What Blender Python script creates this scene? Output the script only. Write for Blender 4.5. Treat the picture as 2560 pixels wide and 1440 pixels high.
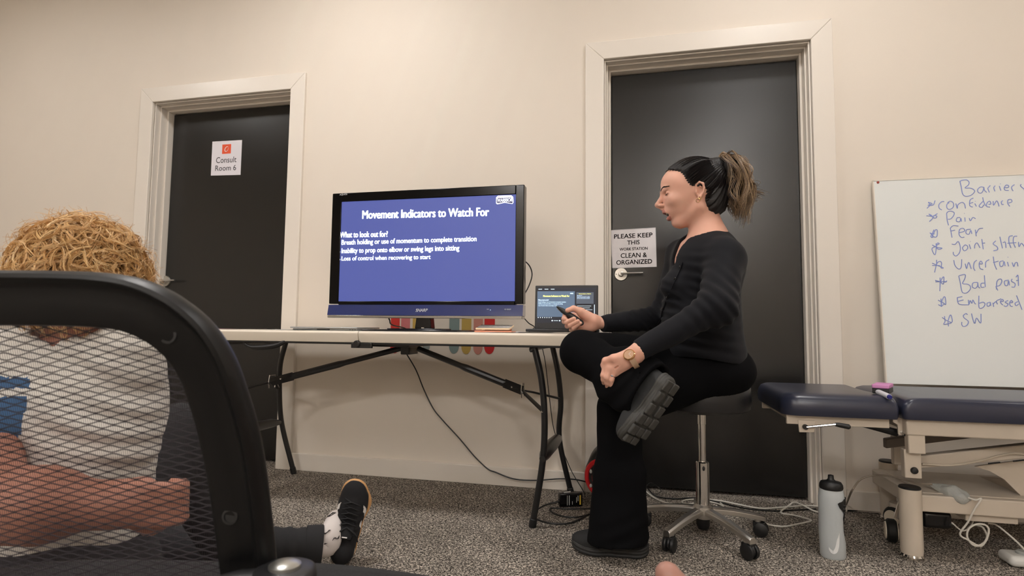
import bpy, math, random
import numpy as np
from mathutils import Vector, Matrix
random.seed(7); np.random.seed(7)
PI = math.pi
for o in list(bpy.data.objects): bpy.data.objects.remove(o)
SC = bpy.context.scene; COL = SC.collection

# ---------------------------------------------------------------- camera (measured from the door frames)
FPX = 1413.06
CAM = Vector((0.0, -2.6877, 0.7464))
YAW, PITCH, ROLL = -0.2268, 0.0732, 0.0110
fw = Vector((math.sin(YAW)*math.cos(PITCH), math.cos(YAW)*math.cos(PITCH), math.sin(PITCH)))
rt = fw.cross(Vector((0,0,1))).normalized(); up = rt.cross(fw)
RT = rt*math.cos(ROLL)+up*math.sin(ROLL); UP = -rt*math.sin(ROLL)+up*math.cos(ROLL)
cd = bpy.data.cameras.new('camera'); cam = bpy.data.objects.new('camera', cd); COL.objects.link(cam)
m = Matrix((RT, UP, -fw)).transposed().to_4x4(); m.translation = CAM; cam.matrix_world = m
cd.sensor_width = 36; cd.lens = FPX/2560*36; cd.clip_start = .02
cd.dof.use_dof = True; cd.dof.focus_distance = 2.35; cd.dof.aperture_fstop = 8
SC.camera = cam
def ray(px, py): return RT*((px-1280)/FPX)+UP*(-(py-720)/FPX)+fw
def at(px, py, Y):
    d = ray(px, py); return CAM+d*((Y-CAM.y)/d.y)
def atz(px, py, Z=0.0):
    d = ray(px, py); return CAM+d*((Z-CAM.z)/d.z)
def atd(px, py, d):                                   # at depth d along the view axis
    return CAM+ray(px, py)*d

# ---------------------------------------------------------------- light and exposure
SC.view_settings.view_transform = 'Standard'; SC.view_settings.look = 'None'
SC.view_settings.gamma = 1; SC.view_settings.use_curve_mapping = False
SC.view_settings.exposure = 0.0
W = bpy.data.worlds.new('world'); SC.world = W; W.use_nodes = True
W.node_tree.nodes['Background'].inputs[0].default_value = (1,.97,.94,1)
W.node_tree.nodes['Background'].inputs[1].default_value = .05
CEIL = 3.0
# recessed panels: x, y, width, depth, strength (W/m2-ish emission)
PANELS = [(-1.45,-1.08,.30,.30,90), (0.75,-1.08,.30,.30,70), (-3.6,-1.3,.3,.3,58), (2.9,-1.2,.3,.3,46),
          (-1.6,-3.3,.6,.6,11), (1.0,-3.3,.6,.6,11), (-1.6,-5.8,.6,.6,72), (1.0,-5.8,.6,.6,72)]

# ---------------------------------------------------------------- helpers
def s2l(c):
    def f(v): v /= 255.; return v/12.92 if v <= .04045 else ((v+.055)/1.055)**2.4
    return tuple(f(v) for v in c)
MATS = {}
def mat(name, rgb, rough=.5, metal=0., noise=None, bump=None, spec=.5, emit=0., var=None, trans=0., coat=0., sheen=0., sub=0.):
    """rgb 0-255; noise=(scale, amount) colour variation; bump=(scale, strength, distance)"""
    if name in MATS: return MATS[name]
    m = bpy.data.materials.new(name); m.use_nodes = True; nt = m.node_tree; b = nt.nodes['Principled BSDF']
    c = s2l(rgb)+(1,)
    b.inputs['Base Color'].default_value = c; b.inputs['Roughness'].default_value = rough; b.inputs['Metallic'].default_value = metal
    b.inputs['Specular IOR Level'].default_value = spec
    if trans: b.inputs['Transmission Weight'].default_value = trans
    if coat: b.inputs['Coat Weight'].default_value = coat; b.inputs['Coat Roughness'].default_value = .05
    if sheen: b.inputs['Sheen Weight'].default_value = sheen
    if sub:
        b.inputs['Subsurface Weight'].default_value = sub; b.inputs['Subsurface Radius'].default_value = (.012,.005,.003); b.inputs['Subsurface Scale'].default_value = 1
    if emit:
        b.inputs['Emission Color'].default_value = c; b.inputs['Emission Strength'].default_value = emit
    tc = None
    if noise or bump:
        tc = nt.nodes.new('ShaderNodeTexCoord')
    if noise:
        n = nt.nodes.new('ShaderNodeTexNoise'); n.inputs['Scale'].default_value = noise[0]; n.inputs['Detail'].default_value = 6
        nt.links.new(tc.outputs['Object'], n.inputs['Vector'])
        r = nt.nodes.new('ShaderNodeMix'); r.data_type = 'RGBA'
        mr = nt.nodes.new('ShaderNodeMapRange'); mr.inputs[1].default_value = .32; mr.inputs[2].default_value = .68
        nt.links.new(n.outputs['Fac'], mr.inputs[0]); nt.links.new(mr.outputs[0], r.inputs[0])
        a = noise[1]; c2 = s2l(noise[2]) if len(noise) > 2 else None
        r.inputs[6].default_value = tuple(v*(1-a) for v in c[:3])+(1,) if not c2 else c
        r.inputs[7].default_value = tuple(min(1, v*(1+a)) for v in c[:3])+(1,) if not c2 else c2+(1,)
        nt.links.new(r.outputs[2], b.inputs['Base Color'])
    if var:                                            # per-strand colour: list of colours
        g = nt.nodes.new('ShaderNodeNewGeometry'); cr = nt.nodes.new('ShaderNodeValToRGB')
        el = cr.color_ramp.elements
        while len(el) < len(var): el.new(.5)
        for i, v in enumerate(var):
            el[i].position = i/(len(var)-1); el[i].color = s2l(v)+(1,)
        nt.links.new(g.outputs['Random Per Island'], cr.inputs[0]); nt.links.new(cr.outputs[0], b.inputs['Base Color'])
    if bump:
        n = nt.nodes.new('ShaderNodeTexNoise'); n.inputs['Scale'].default_value = bump[0]; n.inputs['Detail'].default_value = 4
        nt.links.new(tc.outputs['Object'], n.inputs['Vector'])
        bp = nt.nodes.new('ShaderNodeBump'); bp.inputs['Strength'].default_value = bump[1]; bp.inputs['Distance'].default_value = bump[2]
        nt.links.new(n.outputs['Fac'], bp.inputs['Height']); nt.links.new(bp.outputs[0], b.inputs['Normal'])
    MATS[name] = m; return m

class MB:
    """collects shapes, builds ONE mesh object"""
    def __init__(s): s.v = []; s.f = []; s.mi = []
    def add(s, vs, fs, mi=0):
        n = len(s.v); s.v += [tuple(v) for v in vs]; s.f += [tuple(i+n for i in f) for f in fs]; s.mi += [mi]*len(fs); return s
    def box(s, a, b, mi=0):
        (x0,y0,z0), (x1,y1,z1) = [(min(p,q)) for p,q in zip(a,b)], [(max(p,q)) for p,q in zip(a,b)]
        return s.add([(x0,y0,z0),(x1,y0,z0),(x1,y1,z0),(x0,y1,z0),(x0,y0,z1),(x1,y0,z1),(x1,y1,z1),(x0,y1,z1)],
                     [(0,3,2,1),(4,5,6,7),(0,1,5,4),(1,2,6,5),(2,3,7,6),(3,0,4,7)], mi)
    def obox(s, c, ax, ay, az, mi=0):                  # oriented box from half vectors
        c, ax, ay, az = map(Vector, (c, ax, ay, az))
        vs = [c+ax*i+ay*j+az*k for k in (-1,1) for i,j in ((-1,-1),(1,-1),(1,1),(-1,1))]
        return s.add(vs, [(0,3,2,1),(4,5,6,7),(0,1,5,4),(1,2,6,5),(2,3,7,6),(3,0,4,7)], mi)
    def prism(s, poly, depth, mi=0):                   # poly: 3D points (planar), extruded by vector depth
        n = len(poly); d = Vector(depth); P = [Vector(p) for p in poly]
        return s.add(P+[p+d for p in P], [tuple(range(n))[::-1], tuple(range(n,2*n))]+[(i,(i+1)%n,(i+1)%n+n,i+n) for i in range(n)], mi)
    def tube(s, pts, r, n=8, mi=0, caps=True, flat=1.0, upv=None):
        P = [Vector(p) for p in pts]; R = r if hasattr(r, '__len__') else [r]*len(P); m = len(P)
        T = [(P[min(i+1,m-1)]-P[max(i-1,0)]).normalized() for i in range(m)]
        u = Vector(upv) if upv else (Vector((0,0,1)) if abs(T[0].z) < .9 else Vector((1,0,0)))
        vs = []
        for i in range(m):
            u = (u-T[i]*u.dot(T[i]))
            if u.length < 1e-6: u = T[i].orthogonal()
            u.normalize(); w = T[i].cross(u)
            for k in range(n):
                a = 2*PI*k/n; vs.append(P[i]+(u*math.sin(a)*flat+w*math.cos(a))*R[i])
        fs = [(i*n+k, i*n+(k+1)%n, (i+1)*n+(k+1)%n, (i+1)*n+k) for i in range(m-1) for k in range(n)]
        if caps: fs += [tuple(range(n))[::-1], tuple(range((m-1)*n, m*n))]
        return s.add(vs, fs, mi)
    def lathe(s, prof, c=(0,0,0), axis=(0,0,1), n=24, mi=0, sx=1, sy=1):   # prof: (radius, height)
        a = Vector(axis).normalized(); u = a.orthogonal().normalized()
        if abs(a.z) > .99: u = Vector((1,0,0))
        w = a.cross(u); c = Vector(c); vs = []
        for r, h in prof:
            for k in range(n):
                t = 2*PI*k/n; vs.append(c+a*h+u*(math.cos(t)*r*sx)+w*(math.sin(t)*r*sy))
        m = len(prof); fs = [(i*n+k, i*n+(k+1)%n, (i+1)*n+(k+1)%n, (i+1)*n+k) for i in range(m-1) for k in range(n)]
        fs += [tuple(range(n))[::-1], tuple(range((m-1)*n, m*n))]
        return s.add(vs, fs, mi)
    def ball(s, c, r, n=12, mi=0):
        rx, ry, rz = r if hasattr(r, '__len__') else (r,r,r); c = Vector(c); vs = []; m = n//2
        for i in range(1, m):
            a = PI*i/m
            for k in range(n): b = 2*PI*k/n; vs.append(c+Vector((rx*math.sin(a)*math.cos(b), ry*math.sin(a)*math.sin(b), -rz*math.cos(a))))
        vs += [c-Vector((0,0,rz)), c+Vector((0,0,rz))]; q = (m-1)*n
        fs = [(i*n+k, i*n+(k+1)%n, (i+1)*n+(k+1)%n, (i+1)*n+k) for i in range(m-2) for k in range(n)]
        fs += [(q, (k+1)%n, k) for k in range(n)]+[(q+1, (m-2)*n+k, (m-2)*n+(k+1)%n) for k in range(n)]
        return s.add(vs, fs, mi)
    def build(s, name, mats, parent=None, bevel=0, seg=2, smooth=35, loc=None, sub=0):
        me = bpy.data.meshes.new(name); me.from_pydata([tuple(v) for v in s.v], [], s.f)
        mats = mats if isinstance(mats, (list, tuple)) else [mats]
        for q in mats: me.materials.append(q)
        if any(s.mi): me.polygons.foreach_set('material_index', s.mi)
        me.update()
        if smooth:
            me.polygons.foreach_set('use_smooth', [True]*len(me.polygons)); me.set_sharp_from_angle(angle=math.radians(smooth))
        o = bpy.data.objects.new(name, me); COL.objects.link(o)
        if parent is not None:
            o.parent = parent; o.matrix_parent_inverse = Matrix.Translation(-parent.location)
        if bevel:
            b = o.modifiers.new('bevel', 'BEVEL'); b.width = bevel; b.segments = seg; b.limit_method = 'ANGLE'; b.angle_limit = math.radians(40)
            b.harden_normals = False
        if sub:
            b = o.modifiers.new('sub', 'SUBSURF'); b.levels = sub; b.render_levels = sub
        return o
def tag(o, label, cat, group=None):
    o['label'] = label; o['category'] = cat
    if group: o['group'] = group
    return o
def thing(name, label, cat, loc, group=None):
    o = bpy.data.objects.new(name, None); COL.objects.link(o); o.location = Vector(loc); o.empty_display_size = .05
    return tag(o, label, cat, group)
def struct(o, label=None):
    o['kind'] = 'structure'
    if label: o['label'] = label
    return o
def spline(pts, n=8, closed=False):
    P = [Vector(p) for p in pts]; out = []; m = len(P)
    for i in range(m if closed else m-1):
        p1, p2 = P[i], P[(i+1) % m]
        p0 = P[i-1] if (i or closed) else p1*2-p2; p3 = P[(i+2) % m] if (i+2 < m or closed) else p2*2-p1
        for k in range(n):
            t = k/n; out.append(.5*((2*p1)+(p2-p0)*t+(2*p0-5*p1+4*p2-p3)*t*t+(3*p1-p0-3*p2+p3)*t**3))
    if not closed: out.append(P[-1])
    return out
_fc = {}
def text(mb, s, org, ux, uy, w=None, h=None, bold=0.0, mi=0, thick=.0004, shear=0.0, space=1.0):
    """lettering as thin raised mesh; org = lower left, w/h = size of the letters' own box; ux, uy unit vectors"""
    cu = bpy.data.curves.new('t', 'FONT'); cu.body = s; cu.shear = shear; cu.resolution_u = 3; cu.space_character = space
    o = bpy.data.objects.new('t', cu); COL.objects.link(o)
    dg = bpy.context.evaluated_depsgraph_get(); me = bpy.data.meshes.new_from_object(o.evaluated_get(dg))
    V = np.array([v.co[:] for v in me.vertices]); F = [tuple(p.vertices) for p in me.polygons]
    bpy.data.objects.remove(o); bpy.data.curves.remove(cu)
    lo = V.min(0); hi = V.max(0); sx = w/(hi[0]-lo[0]) if w else None; sy = h/(hi[1]-lo[1]) if h else None
    sx = sx or sy; sy = sy or sx
    ux = Vector(ux).normalized(); uy = Vector(uy).normalized(); nz = ux.cross(uy)
    org = Vector(org)
    Hh_ = (hi[1]-lo[1])*sy
    for dx, dy in (((0,0),) if bold <= .001 else ((-1,-1),(1,1),(-1,1),(1,-1))):
        vs = [org+ux*((v[0]-lo[0])*sx+dx*bold*Hh_)+uy*((v[1]-lo[1])*sy+dy*bold*Hh_*.6)+nz*thick for v in V]
        mb.add(vs, F, mi)
def quad(mb, pts, mi=0): mb.add(pts, [(0,1,2,3)], mi)

# ---------------------------------------------------------------- signed-distance modelling (organic shapes)
def nz3(P, sc, seed=0):
    """cheap smooth noise in about -1..1"""
    r = np.random.RandomState(seed); out = np.zeros(len(P))
    for i in range(5):
        k = r.normal(size=3); k *= sc*(.6+.25*i)/np.linalg.norm(k); k2 = r.normal(size=3); k2 *= sc*.7/np.linalg.norm(k2)
        out += np.sin(P@k+r.rand()*6.28+1.3*np.sin(P@k2+r.rand()*6.28))
    return out/3.2
def cone(P, a, b, ra, rb):
    a = np.array(a, float); b = np.array(b, float); ba = b-a; t = np.clip((P-a)@ba/max(1e-12, ba@ba), 0, 1)
    return np.linalg.norm(P-a-t[:,None]*ba, axis=1)-(ra+(rb-ra)*t)
def econe(P, a, b, ra, rb, ax, k):
    """capsule whose section is widened by factor k along direction ax"""
    a = np.array(a, float); b = np.array(b, float); ax = np.array(ax, float); ba = b-a; ax = ax-ba*(ax@ba)/(ba@ba); ax /= np.linalg.norm(ax)
    t = np.clip((P-a)@ba/(ba@ba), 0, 1); d = P-a-t[:,None]*ba; u = d@ax; d = d-np.outer(u, ax)*(1-1/k)
    return (np.linalg.norm(d, axis=1)-(ra+(rb-ra)*t))
def ell(P, c, r, Rm=None):
    d = P-np.array(c, float)
    if Rm is not None: d = d@Rm
    r = np.array(r, float); k0 = np.linalg.norm(d/r, axis=1); k1 = np.linalg.norm(d/(r*r), axis=1)+1e-9
    return k0*(k0-1)/k1
def su(a, b, k):                                       # smooth union
    h = np.clip(.5+.5*(b-a)/k, 0, 1); return b+(a-b)*h-k*h*(1-h)
def ss(a, b, k):                                       # smooth subtract b from a
    h = np.clip(.5-.5*(a+b)/k, 0, 1); return a+(-b-a)*h+k*h*(1-h)
def chain(P, pts, rs, k=.01):
    d = None
    for i in range(len(pts)-1):
        c = cone(P, pts[i], pts[i+1], rs[i], rs[i+1]); d = c if d is None else su(d, c, k)
    return d
def sdf_mesh(fn, lo, hi, h, B=10):
    lo = np.array(lo, float); hi = np.array(hi, float); nb = np.ceil((hi-lo)/(h*B)).astype(int); n = nb*B+1
    F = np.full(n, 1e3, dtype=np.float32)
    bi = np.stack(np.meshgrid(*[np.arange(k) for k in nb], indexing='ij'), -1).reshape(-1,3)
    cd_ = fn(lo+(bi+.5)*B*h); R = B*h*.5*math.sqrt(3)*1.35+h
    loc = np.stack(np.meshgrid(*[np.arange(B+1)]*3, indexing='ij'), -1).reshape(-1,3)
    for b, d in zip(bi, cd_):
        if d < -R: F[b[0]*B:b[0]*B+B+1, b[1]*B:b[1]*B+B+1, b[2]*B:b[2]*B+B+1] = -1e3
    near = bi[np.abs(cd_) <= R]
    for s in range(0, len(near), 60):
        q = near[s:s+60]; I = (q[:,None,:]*B+loc[None]).reshape(-1,3); F[I[:,0],I[:,1],I[:,2]] = fn(lo+I*h)
    S = F < 0; c = np.zeros(n-1, dtype=np.int8)
    for dx in (0,1):
        for dy in (0,1):
            for dz in (0,1): c += S[dx:n[0]-1+dx, dy:n[1]-1+dy, dz:n[2]-1+dz]
    act = (c > 0) & (c < 8); A = np.argwhere(act); idx = -np.ones(n-1, dtype=np.int64); idx[act] = np.arange(len(A))
    acc = np.zeros((len(A),3)); cnt = np.zeros(len(A))
    cor = [np.array(v) for v in ((0,0,0),(1,0,0),(0,1,0),(1,1,0),(0,0,1),(1,0,1),(0,1,1),(1,1,1))]
    for i in range(8):
        for j in range(i+1, 8):
            if abs(cor[i]-cor[j]).sum() != 1: continue
            a = A+cor[i]; b = A+cor[j]; fa = F[a[:,0],a[:,1],a[:,2]].astype(float); fb = F[b[:,0],b[:,1],b[:,2]].astype(float)
            x = (fa < 0) != (fb < 0); t = np.clip(fa/(np.where(x, fa-fb, 1)), 0, 1)
            p = cor[i]+(cor[j]-cor[i])*t[:,None]; acc[x] += p[x]; cnt[x] += 1
    V = lo+(A+acc/np.maximum(cnt,1)[:,None])*h; faces = []
    for ax in range(3):
        o1, o2 = [(1,2),(2,0),(0,1)][ax]
        sl0 = [slice(None)]*3; sl1 = [slice(None)]*3; sl0[ax] = slice(0,-1); sl1[ax] = slice(1,None)
        s0 = S[tuple(sl0)]; s1 = S[tuple(sl1)]; E = np.argwhere(s0 != s1)
        ok = (E[:,o1] > 0) & (E[:,o2] > 0) & (E[:,o1] < n[o1]-1) & (E[:,o2] < n[o2]-1); E = E[ok]
        e1 = np.zeros(3, int); e1[o1] = 1; e2 = np.zeros(3, int); e2[o2] = 1
        q = [idx[tuple((E-d).T)] for d in (e1+e2, e2, 0*e1, e1)]
        Q = np.stack(q, 1); fl = s0[tuple(E.T)]; Q[~fl] = Q[~fl][:, ::-1]; faces.append(Q)
    return V, np.concatenate(faces)
def np_mesh(name, parts, mats, parent=None, smooth=True):
    """parts: list of (V, Quads, material index array or int)"""
    V = np.concatenate([p[0] for p in parts]); off = 0; Q = []; MI = []
    for v, q, mi in parts:
        Q.append(q+off); off += len(v); MI.append(np.full(len(q), mi) if np.isscalar(mi) else mi)
    Q = np.concatenate(Q); MI = np.concatenate(MI); me = bpy.data.meshes.new(name)
    me.vertices.add(len(V)); me.vertices.foreach_set('co', V.astype(np.float32).ravel())
    me.loops.add(Q.size); me.loops.foreach_set('vertex_index', Q.astype(np.int32).ravel())
    me.polygons.add(len(Q)); me.polygons.foreach_set('loop_start', np.arange(len(Q), dtype=np.int32)*4)
    me.polygons.foreach_set('material_index', MI.astype(np.int32))
    me.update(calc_edges=True); me.validate()
    me.polygons.foreach_set('use_smooth', np.full(len(me.polygons), smooth))
    for q in (mats if isinstance(mats, (list, tuple)) else [mats]): me.materials.append(q)
    o = bpy.data.objects.new(name, me); COL.objects.link(o)
    if parent is not None: o.parent = parent; o.matrix_parent_inverse = Matrix.Translation(-parent.location)
    return o

# ================================================================= THE ROOM
M_wall = mat('wall paint', (226,216,203), .55, noise=(1.3,.015), bump=(260,.12,.0006), spec=.3)
M_trim = mat('trim gloss paint', (229,221,210), .32, spec=.5)
M_door = mat('black door laminate', (11,11,11), .27, bump=(900,.15,.0003), spec=.68)
M_ceil = mat('ceiling white', (232,228,220), .8)
M_steel = mat('satin steel', (205,202,196), .3, 1.)
M_chrome = mat('chrome', (225,222,218), .12, 1.)
M_black = mat('black plastic', (22,22,23), .45)
M_blacksh = mat('black gloss plastic', (14,14,16), .15)
# carpet: flecked grey loop pile
M_carpet = bpy.data.materials.new('carpet'); M_carpet.use_nodes = True
def _carpet(nt):
    b = nt.nodes['Principled BSDF']; b.inputs['Roughness'].default_value = 1; b.inputs['Specular IOR Level'].default_value = .1
    tc = nt.nodes.new('ShaderNodeTexCoord')
    n1 = nt.nodes.new('ShaderNodeTexNoise'); n1.inputs['Scale'].default_value = 190; n1.inputs['Detail'].default_value = 2; n1.inputs['Distortion'].default_value = 1.2
    n2 = nt.nodes.new('ShaderNodeTexNoise'); n2.inputs['Scale'].default_value = 5; n2.inputs['Detail'].default_value = 5
    n3 = nt.nodes.new('ShaderNodeTexNoise'); n3.inputs['Scale'].default_value = 90; n3.inputs['Detail'].default_value = 2
    cr = nt.nodes.new('ShaderNodeValToRGB'); e = cr.color_ramp.elements
    e[0].position = .38; e[0].color = s2l((38,36,33))+(1,); e[1].position = .64; e[1].color = s2l((226,215,200))+(1,)
    k = e.new(.5); k.color = s2l((108,101,94))+(1,)
    for n in (n1,n2,n3): nt.links.new(tc.outputs['Object'], n.inputs['Vector'])
    nt.links.new(n1.outputs['Fac'], cr.inputs[0])
    mr = nt.nodes.new('ShaderNodeMapRange'); mr.inputs[1].default_value = .3; mr.inputs[2].default_value = .7; mr.inputs[3].default_value = .78; mr.inputs[4].default_value = 1.15
    mr2 = nt.nodes.new('ShaderNodeMapRange'); mr2.inputs[1].default_value = .3; mr2.inputs[2].default_value = .7; mr2.inputs[3].default_value = .75; mr2.inputs[4].default_value = 1.2
    nt.links.new(n2.outputs['Fac'], mr.inputs[0]); nt.links.new(n3.outputs['Fac'], mr2.inputs[0])
    m1 = nt.nodes.new('ShaderNodeVectorMath'); m1.operation = 'SCALE'; m2 = nt.nodes.new('ShaderNodeVectorMath'); m2.operation = 'SCALE'
    nt.links.new(cr.outputs[0], m1.inputs[0]); nt.links.new(mr.outputs[0], m1.inputs['Scale'])
    nt.links.new(m1.outputs[0], m2.inputs[0]); nt.links.new(mr2.outputs[0], m2.inputs['Scale']); nt.links.new(m2.outputs[0], b.inputs['Base Color'])
    bp = nt.nodes.new('ShaderNodeBump'); bp.inputs['Strength'].default_value = .7; bp.inputs['Distance'].default_value = .003
    nt.links.new(n1.outputs['Fac'], bp.inputs['Height']); nt.links.new(bp.outputs[0], b.inputs['Normal'])
_carpet(M_carpet.node_tree)

X0, X1, YR = -5.2, 3.4, -6.4
XL, WL, XR, WR, CW = -2.805, .916, -.174, .918, .089      # door openings and casing width
ZD = 2.06
struct(MB().box((X0,YR,-.1),(X1,.3,0)).build('floor', M_carpet), 'grey flecked carpet floor')
struct(MB().box((X0,YR,CEIL),(X1,.3,CEIL+.1)).build('ceiling', M_ceil))
w = MB()
for a, b in ((X0,XL-.01),(XL+WL+.01,XR-.01),(XR+WR+.01,X1)): w.box((a,.012,0),(b,.25,CEIL))
for a, b in ((XL,XL+WL),(XR,XR+WR)): w.box((a-.01,.012,ZD+.01),(b+.01,.25,CEIL))
struct(w.build('wall_back', M_wall), 'warm white painted wall behind the presenter')
struct(MB().box((X0-.1,YR,0),(X0,.25,CEIL)).build('wall_left', M_wall))
struct(MB().box((X1,YR,0),(X1+.1,.25,CEIL)).build('wall_right', M_wall))
struct(MB().box((X0,YR-.1,0),(X1,YR,CEIL)).build('wall_rear', M_wall))
# closed-off space behind the doors
struct(MB().box((X0,.25,0),(X1,.3,CEIL)).build('wall_behind', M_wall))
# baseboards
n = 0
for a, b, s in ((X0,XL-CW,'left'),(XL+WL+CW,XR-CW,'middle'),(XR+WR+CW,X1,'right')):
    struct(MB().box((a,-.004,.008 if s == 'right' else 0),(b,.014,.088)).build('baseboard_'+s, M_trim, bevel=.003))
# casings, jambs, slabs
def door(k, X, Wd, hx, lever, hlen, lab):
    c = MB()
    def strip(poly): c.prism([(x,-.006,z) for x,z in poly], (0,.020,0))
    o = X+Wd
    strip([(X-CW,0),(X,0),(X,ZD),(X-CW,ZD+CW)][::-1]); strip([(o,0),(o+CW,0),(o+CW,ZD+CW),(o,ZD)][::-1]); strip([(X,ZD),(o,ZD),(o+CW,ZD+CW),(X-CW,ZD+CW)][::-1])
    t = struct(c.build('trim_%d' % k, M_trim, bevel=.0035, seg=3), 'white timber architrave around the %s black door' % lab)
    j = MB(); q = .008
    for (a, b, y0, y1) in ((0,q,.013,.2),(q,.016,.045,.2),(.016,.027,.088,.2)):       # stepped jamb and rebate
        j.box((X+a,y0,0),(X+b,y1,ZD-a)); j.box((o-b,y0,0),(o-a,y1,ZD-a)); j.box((X+b,y0,ZD-b),(o-b,y1,ZD-a))
    j.build('door_jamb', M_trim, t, bevel=.0015)
    d = struct(MB().box((X+.030,.125,.012),(o-.030,.165,ZD-.032)).build('door_%d' % k, M_door, bevel=.002), '%s flush black door with a round rose lever handle' % lab)
    # handle
    h = Vector(hx); hb = MB()
    hb.lathe([(.001,0),(.033,0),(.033,-.004),(.030,-.009),(.001,-.009)], (h.x,.125,h.z), (0,1,0), 32)
    hb.lathe([(.001,-.007),(.013,-.007),(.013,-.016),(.0095,-.018),(.0095,-.045),(.001,-.045)], (h.x,.125,h.z), (0,1,0), 20)
    hb.tube([(h.x,.083,h.z),(h.x+hlen*.2,.080,h.z),(h.x+hlen,.079,h.z+.001)], [.0075,.0070,.0065], 10, flat=.75)
    hb.build('door_handle', M_steel, d)
    lk = MB().lathe([(.0005,-.0005),(.0025,-.0005),(.0025,.001),(.0005,.001)], (h.x-.023,.115,h.z), (0,-1,0), 8); lk.build('privacy_pin', M_black, d)
door(1, XL, WL, (-2.768,0,1.011), 1, .105, 'left')
door(2, XR, WR, (-.100,0,1.022), 1, .105, 'right')

# ceiling lights
M_panel = {}
for i, (x, y, a, b, e) in enumerate(PANELS):
    t = thing('ceiling_light', 'square recessed ceiling light, number hidden above the frame', 'light', (x,y,CEIL), 'recessed ceiling lights above the frame')
    fr = MB()
    for s in (-1,1): fr.box((x+s*(a/2+.012)-.012, y-b/2-.024, CEIL-.012),(x+s*(a/2+.012)+.012, y+b/2+.024, CEIL)); fr.box((x-a/2, y+s*(b/2+.012)-.012, CEIL-.012),(x+a/2, y+s*(b/2+.012)+.012, CEIL))
    fr.build('frame', M_ceil, t)
    mm = bpy.data.materials.new('lamp glass'); mm.use_nodes = True; nt = mm.node_tree; nt.nodes.remove(nt.nodes['Principled BSDF'])
    em = nt.nodes.new('ShaderNodeEmission'); em.inputs[0].default_value = (1,.965,.94,1); em.inputs[1].default_value = e
    nt.links.new(em.outputs[0], nt.nodes['Material Output'].inputs[0])
    MB().box((x-a/2,y-b/2,CEIL-.008),(x+a/2,y+b/2,CEIL-.002)).build('diffuser', mm, t)
    t['label'] = ('ceiling light above the television, just over the top edge','ceiling light in front of the right door, above the frame','ceiling light at the far left, above the frame','ceiling light above the whiteboard end of the room','large ceiling light overhead, left of the camera','large ceiling light overhead, right of the camera','large ceiling light behind the camera, left side','large ceiling light behind the camera, right side')[i]

# painted stripes low on the wall behind the screen
dec = thing('wall_decal', 'wall decal of red, pink, mustard and grey-blue round-ended stripes behind the television', 'wall decal', (-1.0,.0,.62))
stripes = [(975,997,(205,52,44),883),(1001,1023,(205,120,122),881),(1030,1048,(196,164,84),880),(1057,1074,(150,160,158),879),
           (1122,1147,(124,142,140),884),(1153,1177,(186,158,82),885),(1183,1206,(198,136,122),886),(1210,1236,(200,40,40),885)]
for i, (a, b, colr, yb) in enumerate(stripes):
    p = at(a, yb, .0105); q = at(b, yb, .0105); r = (q.x-p.x)/2; cx = (p.x+q.x)/2; zb = p.z
    top = 1.02 if i != 3 else .70
    ol = [(cx+r*math.cos(t), .0105, zb+r*1.5+r*1.5*math.sin(t)) for t in [PI+PI*k/12 for k in range(13)]]
    ol += [(cx+r*math.cos(t), .0105, top-r*1.2+r*1.2*math.sin(t)) for t in [PI*k/12 for k in range(13)]]
    MB().prism(ol, (0,.0014,0)).build('stripe', mat('stripe paint %d' % i, colr, .6), dec)

# ================================================================= FOLDING TABLE
M_tab = mat('cream moulded plastic', (236,226,210), .38, bump=(500,.12,.0004))
M_leg = mat('black enamelled steel', (24,24,25), .32, coat=.2)
TY0, TY1, TZ, THX = -.600, -.045, .733, -1.117
t = thing('folding_table', 'long cream folding table with black steel legs, standing between the two doors', 'table', (THX,-.35,0))
for x0, x1 in ((-2.03,THX-.0015),(THX+.0015,-.19)):
    p = MB(); a, b = min(x0,x1), max(x0,x1); c = .035 if a < THX-.1 else 0; d = .035 if b > THX+.1 else 0
    def ring(g, z):
        o = [(a+g*(c>0),TY0+g,z),(b-g*(d>0),TY0+g,z),(b-g*(d>0),TY1-g,z),(a+g*(c>0),TY1-g,z)]; return o
    V = ring(0,TZ-.008)+ring(.004,TZ)+ring(.0,TZ-.013)+ring(.010,TZ-.046)
    p.add(V[4:8]+V[0:4], [(4,5,1,0),(5,6,2,1),(6,7,3,2),(7,4,0,3),(0,1,2,3)])
    p.add(V[0:4]+V[8:12]+V[12:16], [(4,5,1,0),(5,6,2,1),(6,7,3,2),(7,4,0,3),(8,9,5,4),(9,10,6,5),(10,11,7,6),(11,8,4,7),(11,10,9,8)])
    p.build('tabletop', M_tab, t, bevel=.0015)
# steel under-frame rails and the hinge
for y in (TY0+.022, TY1-.022):
    for a, b in ((-1.93,THX-.03),(THX+.03,-.23)): MB().box((a,y-.010,TZ-.054),(b,y+.010,TZ-.040)).build('rail', M_leg, t, bevel=.003)
for y in (TY0+.004, TY1-.004):
    h = MB(); h.lathe([(.001,-.010),(.013,-.010),(.015,-.006),(.015,.006),(.001,.006)], (THX-.004,y,TZ-.052), (0,1,0), 20)
    h.box((THX-.03,y-.002,TZ-.068),(THX+.06,y+.010,TZ-.048)); h.build('hinge', M_leg, t, bevel=.001)
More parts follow.
